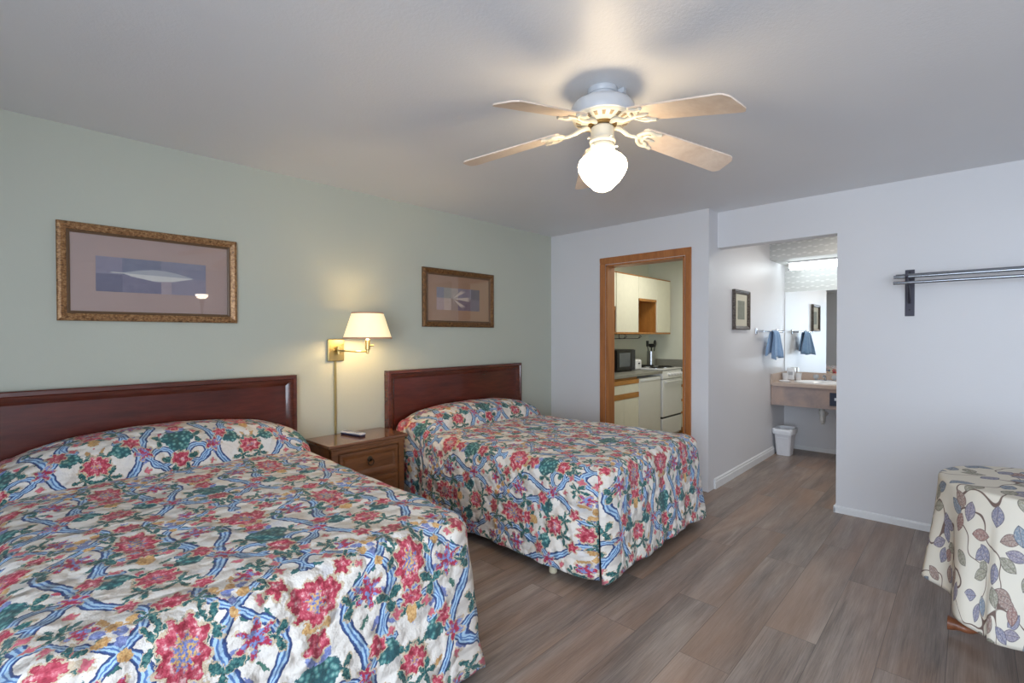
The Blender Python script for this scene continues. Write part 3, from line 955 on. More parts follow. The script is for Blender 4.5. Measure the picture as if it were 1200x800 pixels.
def m_art(name, kind):
    """soft colour blocks with a pale leaf; Generated: y across, z up"""
    t = NT(name)
    co = t.coord('Generated')
    s = t.n('ShaderNodeSeparateXYZ')
    t.put(s.inputs[0], co)
    y, z = s.outputs[1], s.outputs[2]
    n = t.noise(t.v_('MULTIPLY', co, (1, 1.6, 1)), 7, 4, 0.6)[0]
    if kind == 0:
        top = t.ramp(y, [(0, lin((138, 132, 150))), (0.215, lin((106, 114, 136))), (0.56, lin((130, 132, 150))), (1, lin((140, 142, 160)))], 'CONSTANT')
        bot = t.ramp(y, [(0, lin((84, 84, 112))), (0.215, lin((112, 108, 132))), (0.56, lin((176, 158, 160))), (0.66, lin((146, 138, 152))), (1, lin((140, 138, 160)))], 'CONSTANT')
        col = t.mix(t.step(z, 0.50, 0.52), bot, top)
        col = t.mix(0.35, col, t.mix(n, lin((80, 78, 106)), lin((168, 160, 176))))
        # long pale leaf on its side
        yy = t.m_('DIVIDE', t.m_('SUBTRACT', y, 0.54), 0.33)
        cz = t.m_('MULTIPLY_ADD', y, -0.05, 0.57)
        half = t.m_('MULTIPLY', t.m_('SUBTRACT', 1.0, t.m_('POWER', t.m_('ABSOLUTE', yy), 1.7)), 0.17)
        dz = t.m_('SUBTRACT', z, cz)
        f = t.m_('SUBTRACT', t.m_('ABSOLUTE', t.m_('MULTIPLY_ADD', t.m_('SUBTRACT', n, 0.5), 0.05, dz)), half)
        leaf = t.mix(t.step(dz, -0.01, 0.01), lin((216, 214, 208)), lin((160, 164, 174)))
        leaf = t.mix(0.3, leaf, t.mix(n, lin((160, 160, 166)), lin((216, 212, 206))))
        col = t.mix(t.step(f, 0.012, -0.008), col, leaf)
        stem = t.m_('MULTIPLY', t.step(t.m_('ABSOLUTE', t.m_('SUBTRACT', z, 0.56)), 0.022, 0.010), t.m_('MULTIPLY', t.step(y, 0.11, 0.14), t.step(y, 0.28, 0.25)))
        col = t.mix(stem, col, lin((196, 194, 190)))
    else:
        top = t.ramp(y, [(0, lin((116, 120, 138))), (0.16, lin((150, 146, 134))), (0.32, lin((172, 156, 140))), (0.48, lin((128, 122, 138))), (0.79, lin((72, 66, 90)))], 'CONSTANT')
        bot = t.ramp(y, [(0, lin((176, 148, 144))), (0.16, lin((196, 168, 150))), (0.32, lin((150, 118, 96))), (0.48, lin((108, 90, 110))), (0.79, lin((98, 88, 108)))], 'CONSTANT')
        col = t.mix(t.step(z, 0.52, 0.54), bot, top)
        col = t.mix(0.3, col, t.mix(n, lin((88, 76, 92)), lin((190, 178, 172))))
        # palm-like spray of pale fingers
        dy, dz = t.m_('SUBTRACT', y, 0.36), t.m_('MULTIPLY', t.m_('SUBTRACT', z, 0.52), 0.55)
        a = t.m_('ARCTAN2', dz, dy)
        rr = t.m_('SQRT', t.m_('ADD', t.m_('MULTIPLY', dy, dy), t.m_('MULTIPLY', dz, dz)))
        fin = t.m_('COSINE', t.m_('MULTIPLY', a, 9.0))
        reach = t.m_('MULTIPLY', t.m_('MAXIMUM', t.m_('COSINE', t.m_('MULTIPLY', a, 0.9)), 0.0), 0.42)
        f = t.m_('MULTIPLY', t.step(fin, 0.0, 0.5), t.step(t.m_('SUBTRACT', rr, reach), 0.0, -0.08))
        f = t.m_('MULTIPLY', f, t.step(t.m_('ABSOLUTE', a), 1.5, 1.2))
        col = t.mix(t.m_('MULTIPLY', f, 0.85), col, lin((208, 192, 176)))
    return t.base(col, 0.7)


def picture(y0, y1, z0, z1, fw, fm, mm, art, amat, label):
    t = thing('framed_picture', (GX, (y0 + y1) / 2, z0), label, 'picture')
    fr = MB().frame('X', GX + 0.001, (y0, y1, z0, z1), [(0, 0), (0, 0.020), (0.005, 0.026), (fw * 0.3, 0.030), (fw * 0.55, 0.024), (fw * 0.72, 0.018),
                                                         (fw * 0.74, 0.014), (fw * 0.74, 0)]).build('frame', fm, t, 25)
    MB().frame('X', GX + 0.001, (y0 + fw * 0.735, y1 - fw * 0.735, z0 + fw * 0.735, z1 - fw * 0.735),
               [(0, 0), (0, 0.015), (0.004, 0.017), (fw * 0.26, 0.011), (fw * 0.26, 0)]).build('inner_lip', M_innerlip, fr, 25)
    MB().box(GX + 0.002, GX + 0.006, y0 + 0.01, y1 - 0.01, z0 + 0.01, z1 - 0.01).build('mat_board', mm, t, 0)
    MB().box(GX + 0.0061, GX + 0.0072, *art).build('print', amat, t, 0)
    MB().box(GX + 0.0085, GX + 0.0095, y0 + fw - 0.002, y1 - fw + 0.002, z0 + fw - 0.002, z1 - fw + 0.002).build('glass', M_pglass, t, 0)
    return t


picture(0.199, 1.027, 1.436, 1.944, 0.052, M_gold, M_mat, (0.352, 0.86, 1.595, 1.782), m_art('long_leaf_print', 0),
        'wide antique gold framed print of a long pale leaf on mauve mat')
picture(2.452, 3.282, 1.432, 1.938, 0.056, M_bronze_f, M_mat2, (2.603, 3.106, 1.582, 1.780), m_art('palm_spray_print', 1),
        'bronze framed print of a pale palm spray on brown mat above headboard')

# ------------------------------------------------------------------ ceiling fan
M_fanwhite = plain('white_fan_enamel', (188, 190, 194), 0.35)
M_fancream = plain('cream_fan_iron', (206, 200, 184), 0.4)
M_blade = wood('whitewashed_fan_blade', (206, 184, 166), (230, 214, 198), 0.45, (14, 14, 14), 0.5)
M_slot = plain('fan_vent_slot', (140, 122, 96), 0.6)
t = NT('lit_opal_globe')
t.base((1, 0.95, 0.88, 1), 0.4)
t.put(t.b.inputs['Emission Color'], t.mix(t.noise(t.coord(), 6)[0], (1, 0.76, 0.46, 1), (1, 0.80, 0.52, 1)))
t.b.inputs['Emission Strength'].default_value = GLOBE_EMIT
M_globe = t.m
dep = 2.16
fc = Vector((-0.68760 * dep + 0.72604 * 0.1865 * dep, 0.72604 * dep + 0.68760 * 0.1865 * dep, 0))
FX, FY = fc.x, fc.y
fan = thing('ceiling_fan', (FX, FY, C), 'white five blade ceiling fan with lit schoolhouse globe hanging over the room', 'ceiling fan')
F0 = (FX, FY, 0)
cb = MB().lathe([(0, C - 0.001), (0.066, C - 0.001), (0.066, 2.428), (0.062, 2.418), (0.057, 2.416), (0.057, 2.404), (0.052, 2.398), (0, 2.396)], F0, 36)
cb.box(FX + 0.055, FX + 0.085, FY + 0.035, FY + 0.06, 2.415, 2.438, 0.003)
cb.build('canopy', M_fanwhite, fan)
MB().lathe([(0, 2.398), (0.05, 2.397), (0.052, 2.390), (0.105, 2.383), (0.128, 2.372), (0.138, 2.357), (0.138, 2.316), (0.135, 2.311), (0.130, 2.309), (0, 2.309)], F0, 48).build('motor_housing', M_fanwhite, fan)
vb = MB().lathe([(0, 2.3098), (0.131, 2.3098), (0.126, 2.303), (0.100, 2.294), (0.070, 2.288), (0.058, 2.286), (0, 2.286)], F0, 48).build('vent_plate', M_fancream, fan)
sb = MB()
for k in range(20):
    a = 2 * PI * k / 20
    c, s = math.cos(a), math.sin(a)
    pts = []
    for rr, zz, wd in ((0.094, 2.2930, 0.006), (0.116, 2.2995, 0.0085)):
        pts.append((rr, zz, wd))
    v = []
    for rr, zz, wd in pts:
        for sg in (-1, 1):
            v.append((FX + rr * c - sg * wd * s, FY + rr * s + sg * wd * c, zz))
    lo = [sb.bm.verts.new((x, y, z - 0.002)) for x, y, z in v]
    hi = [sb.bm.verts.new((x, y, z + 0.004)) for x, y, z in v]
    for q in ((lo[0], lo[1], lo[3], lo[2]), (hi[0], hi[2], hi[3], hi[1]), (lo[0], lo[2], hi[2], hi[0]), (lo[1], hi[1], hi[3], lo[3]),
              (lo[0], hi[0], hi[1], lo[1]), (lo[2], lo[3], hi[3], hi[2])):
        sb.bm.faces.new(q)
sb.build('vent_slots', M_slot, vb, 0)
MB().lathe([(0, 2.287), (0.062, 2.287), (0.064, 2.284), (0.060, 2.278), (0.030, 2.274), (0, 2.274)], F0, 32).build('hub_plate', plain('brass_hub', (150, 120, 70), 0.35, 0.8), fan)
sw = MB().lathe([(0, 2.276), (0.046, 2.275), (0.051, 2.268), (0.051, 2.222), (0.056, 2.218), (0.058, 2.208), (0.054, 2.202), (0.049, 2.200), (0, 2.199)], F0, 36).build('switch_housing', M_fancream, fan)
for q0, q1 in (((FX + 0.05, FY - 0.02, 2.214), (FX + 0.066, FY - 0.026, 2.214)), ((FX - 0.05, FY - 0.02, 2.236), (FX - 0.062, FY - 0.025, 2.236))):
    MB().tube([q0, q1], 0.004, 8).build('pull_switch', M_fancream, sw)
ft = MB().lathe([(0, 2.2), (0.050, 2.199), (0.054, 2.192), (0.054, 2.176), (0.050, 2.168), (0, 2.168)], F0, 36)
for k in range(3):
    a = R(20 + 120 * k)
    ft.tube([(FX + 0.05 * math.cos(a), FY + 0.05 * math.sin(a), 2.182), (FX + 0.068 * math.cos(a), FY + 0.068 * math.sin(a), 2.182)], 0.0045, 8)
ft.build('light_fitter', M_fancream, fan)
MB().lathe([(0.046, 2.178), (0.047, 2.170), (0.060, 2.160), (0.086, 2.142), (0.102, 2.124), (0.108, 2.104), (0.106, 2.086), (0.094, 2.062), (0.076, 2.036),
            (0.060, 2.022), (0.052, 2.014), (0.040, 2.002), (0.022, 1.994), (0.0, 1.992)], F0, 48).build('glass_globe', M_globe, fan, 60)
BLADES = [(272, 2.150), (205, 2.186), (345, 2.118), (60, 2.172), (131, 2.208)]
ZR = 2.262


def blade(ang, ztip, name):
    L0, L1 = 0.185, 0.655
    slope = (ztip - ZR) / (L1 - L0)
    # straight run out from the hub at an angle, drooping a little, pitched about its length
    M = Matrix.Translation((FX, FY, 0)) @ Matrix.Rotation(R(ang), 4, 'Z')

    def pt(x, y, h):
        tw = R(-11)
        return Vector((x, y * math.cos(tw), ZR + slope * (x - L0) + y * math.sin(tw) + h))
    out = []
    n = 10
    edge = [(L0 + 0.004, 0.040), (L0 + 0.016, 0.054), (L0 + 0.05, 0.058), (L0 + 0.2, 0.062), (L1 - 0.030, 0.068), (L1 - 0.016, 0.064), (L1 - 0.002, 0.046), (L1, 0.040), (L1, 0.0)]
    poly = [(x, y) for x, y in edge] + [(x, -y) for x, y in edge[::-1][1:]]
    mb = MB()
    lo = [mb.bm.verts.new(pt(x, y, -0.003)) for x, y in poly]
    hi = [mb.bm.verts.new(pt(x, y, 0.003)) for x, y in poly]
    fs = [mb.bm.faces.new(lo[::-1]), mb.bm.faces.new(hi)]
    for i in range(len(poly)):
        j = (i + 1) % len(poly)
        fs.append(mb.bm.faces.new((lo[i], lo[j], hi[j], hi[i])))
    bmesh.ops.recalc_face_normals(mb.bm, faces=fs)
    bl = mb.turn(M).build(name, M_blade, fan, 30)
    # the iron: curved arm from the hub, then two scrolls and a plate under the blade root
    ib = MB()
    ib.tube(cr([(0.055, 0, 2.281), (0.09, 0, 2.276), (0.13, 0.004, 2.258), (0.165, 0, 2.252), tuple(pt(0.20, 0, -0.008))]), [0.011] * 8 + [0.010] * 8 + [0.008] * 17, 8)
    for sg in (1, -1):
        ib.tube(cr([pt(0.175, 0, -0.008), pt(0.19, sg * 0.030, -0.008), pt(0.215, sg * 0.047, -0.008), pt(0.245, sg * 0.044, -0.008), pt(0.268, sg * 0.050, -0.007)]), 0.0085, 8)
        ib.tube(cr([pt(0.245, sg * 0.044, -0.008), pt(0.232, sg * 0.026, -0.008), pt(0.214, sg * 0.020, -0.008), pt(0.205, 0, -0.008)]), 0.007, 8)
        ib.cyl(pt(0.232, sg * 0.036, -0.011), 0.008, 0.008, seg=12)
    ib.tube([pt(0.20, 0, -0.008), pt(0.25, 0, -0.008), pt(0.262, 0, -0.007)], [0.008, 0.007, 0.004], 8)
    ib.turn(M).build('blade_iron', M_fancream, bl)


for a, z in BLADES:
    blade(a, z, 'fan_blade')

# ------------------------------------------------------------------ hall: picture, towel, vanity
M_pewter = m_frame('pewter_brown_frame', (46, 38, 34), (88, 78, 70), (140, 134, 128))
M_cream = plain('cream_mat_board', (206, 202, 184), 0.85)
M_print = plain('grey_green_print', (136, 140, 128), 0.8, var=0.3, scale=30)
hp = thing('framed_picture', (HX, 4.96, 1.408), 'small narrow dark framed print on the hallway wall near towel bar', 'picture')
y0, y1, z0, z1 = 4.748, 5.178, 1.408, 1.789
MB().frame('X', HX + 0.001, (y0, y1, z0, z1), [(0, 0), (0, 0.026), (0.008, 0.032), (0.026, 0.024), (0.036, 0.014), (0.036, 0)]).build('frame', M_pewter, hp, 25)
MB().box(HX + 0.002, HX + 0.008, y0 + 0.01, y1 - 0.01, z0 + 0.01, z1 - 0.01).build('mat_board', M_cream, hp, 0)
MB().box(HX + 0.0081, HX + 0.0092, y0 + 0.13, y1 - 0.11, z0 + 0.10, z1 - 0.10).build('print', M_print, hp, 0)

M_chrome = plain('chrome', (176, 178, 182), 0.25, 1.0, 0.02)
tb = thing('towel_bar', (HX, 5.8, 1.39), 'chrome towel bar on the hallway wall beside the vanity mirror', 'towel bar')
TBX, TBZ = HX + 0.07, 1.395
MB().tube([(TBX, 5.44, TBZ), (TBX, 6.18, TBZ)], 0.008, 12).build('bar', M_chrome, tb)
for y in (5.44, 6.18):
    MB().box(HX + 0.001, HX + 0.012, y - 0.022, y + 0.022, TBZ - 0.03, TBZ + 0.03, 0.004).box(HX + 0.01, TBX + 0.012, y - 0.011, y + 0.011, TBZ - 0.012, TBZ + 0.012, 0.004).build('bracket', M_chrome, tb)

# towel: folded over the bar and pinched at the top
t = NT('blue_terry')
co = t.coord()
M_towel = t.base(t.mix(t.noise(co, 25, 3)[0], lin((118, 150, 190)), lin((150, 182, 216))), 0.95, 0, t.bump(t.noise(co, 350, 2)[0], 0.5, 0.004), Sheen_Weight=0.4)
mb = MB()
rows = []
for i in range(29):
    s = (i - 14) / 14            # -1 back hem ... +1 front hem
    a = abs(s)
    row = []
    for j in range(33):
        v = j / 32 - 0.5
        wide = 0.17 + 0.26 * min(1, a * 1.25)
        y = 5.83 + 0.0 * a + v * wide * (1 if s > 0 else 0.9)
        fold = math.sin(v * 24 + 0.6) * (0.008 + 0.022 * a) + math.sin(v * 11) * 0.014 * a
        ang = max(-1, min(1, s / 0.08))
        x = TBX + 0.0125 * ang + (0.018 + fold + 0.010 * a if s > 0 else -0.004 - abs(fold) * 0.4) * min(1, a * 6)
        z = TBZ + 0.012 * math.cos(ang * PI / 2) - max(0, a - 0.08) * (0.30 if s > 0 else 0.26) - 0.03 * a * abs(v) - 0.012 * math.sin(v * 9)* a
        row.append(Vector((x, y, z)))
    rows.append(row)
mb.grid(rows)
to = mb.build('hand_towel', M_towel, smooth=80, base=(TBX, 5.88, TBZ))
so = to.modifiers.new('thickness', 'SOLIDIFY')
so.thickness = 0.006
tag(to, 'blue hand towel draped over the chrome towel bar', 'towel')

# vanity
t = NT('mauve_stone_laminate')
co = t.coord()
n = t.noise(co, 5, 4, 0.6, 0.4)[0]
n2 = t.noise(co, 60, 3)[0]
M_lam = t.base(t.mix(t.m_('MULTIPLY', n2, 0.3), t.ramp(n, [(0.35, lin((148, 134, 132))), (0.5, lin((168, 148, 140))), (0.65, lin((182, 156, 142)))]), lin((140, 132, 130))), 0.38)
M_lam_top = plain('beige_stone_laminate', (190, 170, 156), 0.35, var=0.1, scale=20)
VZ, VF = 0.825, 5.965
va = thing('vanity', (-0.72, 6.24, 0.57), 'mauve laminate wall hung vanity counter with white oval sink under mirror', 'vanity')
# counter with an oval opening
SX, SY, SA, SB = -1.20, 6.225, 0.242, 0.180
mb = MB()
N = 64
x0, x1, y0, y1 = HX + 0.022, 0.197, VF - 0.012, VY - 0.022


def rect_pt(a):
    c, s = math.cos(a), math.sin(a)
    tx = ((x1 if c > 0 else x0) - SX) / c if abs(c) > 1e-9 else 1e9
    ty = ((y1 if s > 0 else y0) - SY) / s if abs(s) > 1e-9 else 1e9
    k = min(tx, ty)
    return SX + c * k, SY + s * k


angs = sorted([2 * PI * k / N for k in range(N)] + [math.atan2(yy - SY, xx - SX) % (2 * PI) for xx in (x0, x1) for yy in (y0, y1)])
for zz, flip in ((VZ, False), (VZ - 0.035, True)):
    A = [mb.bm.verts.new((SX + SA * math.cos(a), SY + SB * math.sin(a), zz)) for a in angs]
    B = [mb.bm.verts.new((*rect_pt(a), zz)) for a in angs]
    if not flip:
        A0, B0 = A, B
    for i in range(len(angs)):
        j = (i + 1) % len(angs)
        mb.bm.faces.new((A[i], B[i], B[j], A[j]) if not flip else (A[i], A[j], B[j], B[i]))
for i in range(len(angs)):
    j = (i + 1) % len(angs)
    mb.bm.faces.new((B0[i], B[i], B[j], B0[j]))
    mb.bm.faces.new((A0[i], A0[j], A[j], A[i]))
mb.build('countertop', M_lam_top, va, 30)
MB().box(HX + 0.002, 0.197, VY - 0.022, VY - 0.001, VZ - 0.03, VZ + 0.093, 0.003).build('backsplash', M_lam_top, va)
MB().box(HX + 0.002, HX + 0.022, VF - 0.012, VY - 0.022, VZ - 0.03, VZ + 0.093, 0.003).build('side_splash', M_lam_top, va)
MB().box(HX + 0.004, 0.197, VF, VF + 0.02, 0.575, VZ - 0.0355, 0.002).build('apron', M_lam, va)
MB().box(HX + 0.002, HX + 0.02, VF + 0.02, VY - 0.03, 0.575, VZ - 0.036, 0.002).build('side_bracket', M_trim, va)
M_porc = plain('white_porcelain', (236, 236, 236), 0.12, 0, 0.02)
pr = [(1.07, 0.0), (1.08, 0.008), (1.05, 0.014), (1.0, 0.012), (0.95, 0.0), (0.86, -0.05), (0.68, -0.105), (0.35, -0.128), (0.09, -0.132), (0.0, -0.132)]
MB().lathe([(k * SA, VZ + h) for k, h in pr], (SX, SY, 0), 48, 'Z', 1.0, SB / SA).build('sink_basin', M_porc, va, 60)
M_acr = plain('clear_acrylic_knob', (208, 214, 220), 0.1, 0, 0.1, 60, Transmission_Weight=0.4)
fb = MB().box(-1.30, -1.10, 6.405, 6.450, VZ, VZ + 0.022, 0.008, 3)
fb.tube(cr([(-1.20, 6.43, VZ + 0.02), (-1.20, 6.428, VZ + 0.055), (-1.20, 6.395, VZ + 0.072), (-1.20, 6.33, VZ + 0.058)]), 0.011)
fa = fb.build('faucet', M_chrome, va)
for x in (-1.29, -1.11):
    MB().lathe([(0, 0), (0.013, 0), (0.013, 0.012), (0.026, 0.018), (0.030, 0.034), (0.027, 0.052), (0.012, 0.058), (0, 0.058)], (x, 6.427, VZ + 0.020), 12).build('tap_knob', M_acr, fa, 20)
M_pvc = plain('white_drain_pipe', (226, 226, 222), 0.35)
MB().cyl((SX, 6.27, 0.40), 0.021, 0.30, bev=0.003).cyl((SX, 6.27, 0.47), 0.030, 0.05, bev=0.005).tube(
    cr([(SX, 6.27, 0.42), (SX, 6.285, 0.385), (SX, 6.335, 0.375), (SX, 6.37, 0.41), (SX, 6.40, 0.45), (SX, 6.505, 0.455)]), 0.019).build('drain_pipe', M_pvc, va)
# dark plate with pale marks on the apron
M_plate = plain('navy_notice_plate', (46, 54, 74), 0.35)
M_mark = plain('pale_notice_marks', (206, 210, 218), 0.5)
ntc = thing('notice_plate', (-0.97, VF, 0.61), 'dark blue plate with pale marks fixed to the vanity front', 'sign')
pl = MB().box(-1.072, -0.86, VF - 0.007, VF - 0.0008, 0.615, 0.752, 0.002).build('plate', M_plate, ntc)
MB().box(-1.03, -1.012, VF - 0.0086, VF - 0.0068, 0.672, 0.700).box(-1.005, -0.985, VF - 0.0086, VF - 0.0068, 0.666, 0.690).box(-0.975, -0.955, VF - 0.0086, VF - 0.0068, 0.670, 0.694).prism(
    [(-1.0, 0.625), (-0.93, 0.625), (-0.965, 0.655)], 0.0018, 'Y', VF - 0.0086).build('markings', M_mark, pl, 0)

# things on the vanity
M_cup = plain('white_cup_plastic', (232, 234, 236), 0.3)


def cup(x, y, label, m=M_cup):
    o = MB().lathe([(0, 0), (0.026, 0), (0.034, 0.085), (0.036, 0.088), (0.033, 0.088), (0.025, 0.004), (0, 0.004)], (x, y, VZ + 0.0005), 24).build(
        'drinking_cup', m, base=(x, y, VZ))
    return tag(o, label, 'cup')


cup(-1.575, 6.30, 'white cup standing by the side splash of the vanity')
cup(-1.462, 6.41, 'white cup standing between the tall dispenser and the faucet')
ds = thing('tissue_dispenser', (-1.545, 6.44, VZ), 'tall white tissue dispenser standing in the vanity corner by mirror', 'dispenser')
MB().box(-1.585, -1.505, 6.40, 6.49, VZ + 0.0005, VZ + 0.145, 0.012, 3).build('body', M_cup, ds)
MB().box(-1.570, -1.520, 6.395, 6.405, VZ + 0.06, VZ + 0.10, 0.004).build('slot_lip', plain('grey_plastic', (180, 182, 186), 0.4), ds)
sd = MB().lathe([(0, 0), (0.05, 0), (0.062, 0.012), (0.064, 0.016), (0.058, 0.015), (0.045, 0.006), (0, 0.005)], (-1.535, 6.12, VZ + 0.0005), 28, 'Z', 1.0, 0.7).build('soap_dish', M_cup, base=(-1.535, 6.12, VZ))
tag(sd, 'low white soap dish lying at the front corner of vanity beside sink', 'soap dish')

# mirror
t = NT('mirror_silver')
M_mirror = t.base(t.mix(t.noise(t.coord(), 2)[0], (0.86, 0.89, 0.88, 1), (0.88, 0.90, 0.90, 1)), 0.0, 1.0)
mi = MB().box(-1.632, 0.15, VY - 0.006, VY - 0.0005, VZ + 0.0935, 1.868).build('vanity_mirror', M_mirror, smooth=0, base=(-0.75, VY, 0.92))
tag(mi, 'large frameless mirror on the wall above the vanity counter', 'mirror')

# fluorescent light under the papered soffit
t = NT('lit_acrylic_diffuser')
t.base((1, 1, 1, 1), 0.4)
t.put(t.b.inputs['Emission Color'], t.mix(t.noise(t.coord(), 3)[0], (0.86, 0.96, 1, 1), (0.90, 0.98, 1, 1)))
t.b.inputs['Emission Strength'].default_value = TUBE_EMIT
M_tube = t.m
vl = thing('vanity_light', (-0.9, 6.27, 2.19), 'lit white fluorescent light fixture under the papered soffit above mirror', 'light fixture')
MB().box(-1.53, -0.28, 6.19, 6.35, 2.172, 2.1895, 0.003).build('housing', M_trim, vl)
arc = [(6.195, 2.171)] + [(6.27 + 0.075 * math.cos(a), 2.155 - 0.058 * math.sin(a)) for a in [PI - PI * k / 12 for k in range(13)]] + [(6.345, 2.171)]
MB().prism(arc, 1.22, 'X', -1.515).build('diffuser', M_tube, vl)

# waste bin
M_bin = plain('white_bin_plastic', (222, 222, 226), 0.4)
M_liner = plain('white_bin_liner', (236, 238, 242), 0.35, var=0.1, scale=40)
wb = thing('waste_bin', (-1.535, 6.11, 0), 'white plastic waste bin with liner on floor under the vanity', 'waste bin')
cx_, cy_ = -1.535, 6.13


def rrect(hx, hy, z, rad=0.03, n=5):
    out = []
    for sx, sy, a0 in ((1, 1, 0), (-1, 1, 90), (-1, -1, 180), (1, -1, 270)):
        for k in range(n + 1):
            a = R(a0 + 90 * k / n)
            out.append(Vector((cx_ + sx * (hx - rad) + rad * math.cos(a), cy_ + sy * (hy - rad) + rad * math.sin(a), z)))
    return out


def loft(mb, rings, cap0=True, cap1=False):
    V = [[mb.bm.verts.new(p) for p in r] for r in rings]
    n = len(rings[0])
    fs = []
    for A, B in zip(V, V[1:]):
        for k in range(n):
            fs.append(mb.bm.faces.new((A[k], A[(k + 1) % n], B[(k + 1) % n], B[k])))
    if cap0:
        fs.append(mb.bm.faces.new(V[0][::-1]))
    if cap1:
        fs.append(mb.bm.faces.new(V[-1]))
    bmesh.ops.recalc_face_normals(mb.bm, faces=fs)


mb = MB()
loft(mb, [rrect(0.070, 0.085, 0.001), rrect(0.072, 0.087, 0.03), rrect(0.090, 0.108, 0.272), rrect(0.096, 0.114, 0.274), rrect(0.096, 0.114, 0.290),
          rrect(0.090, 0.108, 0.290), rrect(0.070, 0.085, 0.012)], True, True)
mb.build('bin', M_bin, wb)
mb = MB()


def ruffle(ring, amp, seed):
    return [p + Vector((amp * math.sin(i * 2.1 + seed), amp * math.cos(i * 1.7 + seed), amp * 1.4 * math.sin(i * 1.3 + seed))) for i, p in enumerate(ring)]


loft(mb, [rrect(0.084, 0.102, 0.20), rrect(0.087, 0.105, 0.285), ruffle(rrect(0.096, 0.112, 0.303), 0.003, 1), ruffle(rrect(0.104, 0.122, 0.296), 0.004, 2),
          ruffle(rrect(0.103, 0.121, 0.262), 0.005, 4), ruffle(rrect(0.098, 0.115, 0.238), 0.003, 5)], False)
mb.build('bin_liner', M_liner, wb, 70)

# ------------------------------------------------------------------ clothes rail on the wall at right
M_iron = plain('dark_iron', (58, 56, 66), 0.45, 0.5)
M_steel = plain('satin_steel', (150, 154, 160), 0.25, 1.0, 0.04)
cr_ = thing('clothes_rail', (0.35, RY, 1.48), 'double steel clothes rail on dark bracket on the white wall', 'clothes rail')
for bx in (-0.315, 1.25):
    bk = MB().box(bx - 0.026, bx + 0.026, RY - 0.007, RY - 0.0005, 1.484, 1.808, 0.002)
    bk.tube([(bx, RY - 0.006, 1.765), (bx, RY - 0.26, 1.748)], 0.009, 8)
    bk.tube(cr([(bx, RY - 0.006, 1.59), (bx, RY - 0.03, 1.585), (bx, RY - 0.10, 1.66), (bx, RY - 0.25, 1.742)]), 0.009, 8)
    bk.tube([(bx, RY - 0.24, 1.755), (bx, RY - 0.24, 1.70)], 0.008, 8)
    bk = bk.build('bracket', M_iron, cr_)
    for bz in (1.79, 1.528):
        MB().cyl((bx, RY - 0.0105, bz), 0.006, 0.004, 'Y', 10).build('screw', M_blackmetal, bk)
for y, z in ((RY - 0.09, 1.762), (RY - 0.22, 1.741), (RY - 0.24, 1.700)):
    MB().tube([(-0.385, y, z), (1.35, y, z)], 0.0105, 12).build('rail', M_steel, cr_)

# ------------------------------------------------------------------ side table with printed cloth
M_cabriole = wood('reddish_table_leg', (104, 58, 36), (148, 92, 62), 0.35, (4, 4, 4), 3)
TX, TY, TR = 0.225, 2.925, 0.325
tbl = thing('round_table', (TX, TY, 0), 'small round pedestal table with curved wooden feet by the right wall', 'table')
MB().lathe([(0, 0.708), (TR - 0.012, 0.708), (TR - 0.004, 0.713), (TR - 0.004, 0.726), (TR - 0.012, 0.731), (0, 0.731)], (TX, TY, 0), 48).build('table_top', M_cabriole, tbl)
MB().lathe([(0, 0.16), (0.035, 0.165), (0.045, 0.20), (0.032, 0.26), (0.024, 0.34), (0.036, 0.46), (0.044, 0.54), (0.030, 0.62), (0.040, 0.68), (0.075, 0.706), (0, 0.706)], (TX, TY, 0), 28).build('pedestal', M_cabriole, tbl)
for k in range(3):
    a = R(176 + 120 * k)
    dx, dy = math.cos(a), math.sin(a)
    path = cr([(TX + dx * d, TY + dy * d, z) for d, z in ((0.025, 0.25), (0.08, 0.235), (0.13, 0.165), (0.18, 0.085), (0.225, 0.048), (0.265, 0.050), (0.295, 0.050))], 6)
    n = len(path)
    rad = [0.030 - 0.012 * min(1, i / (n * 0.5)) + (0.016 * max(0, (i / n - 0.72) / 0.28) if i / n > 0.72 else 0) for i in range(n)]
    lb = MB().tube(path, rad, 14)
    lb.turn(Matrix.Translation((0, 0, 0)))
    lb.build('table_leg', M_cabriole, tbl, 60)


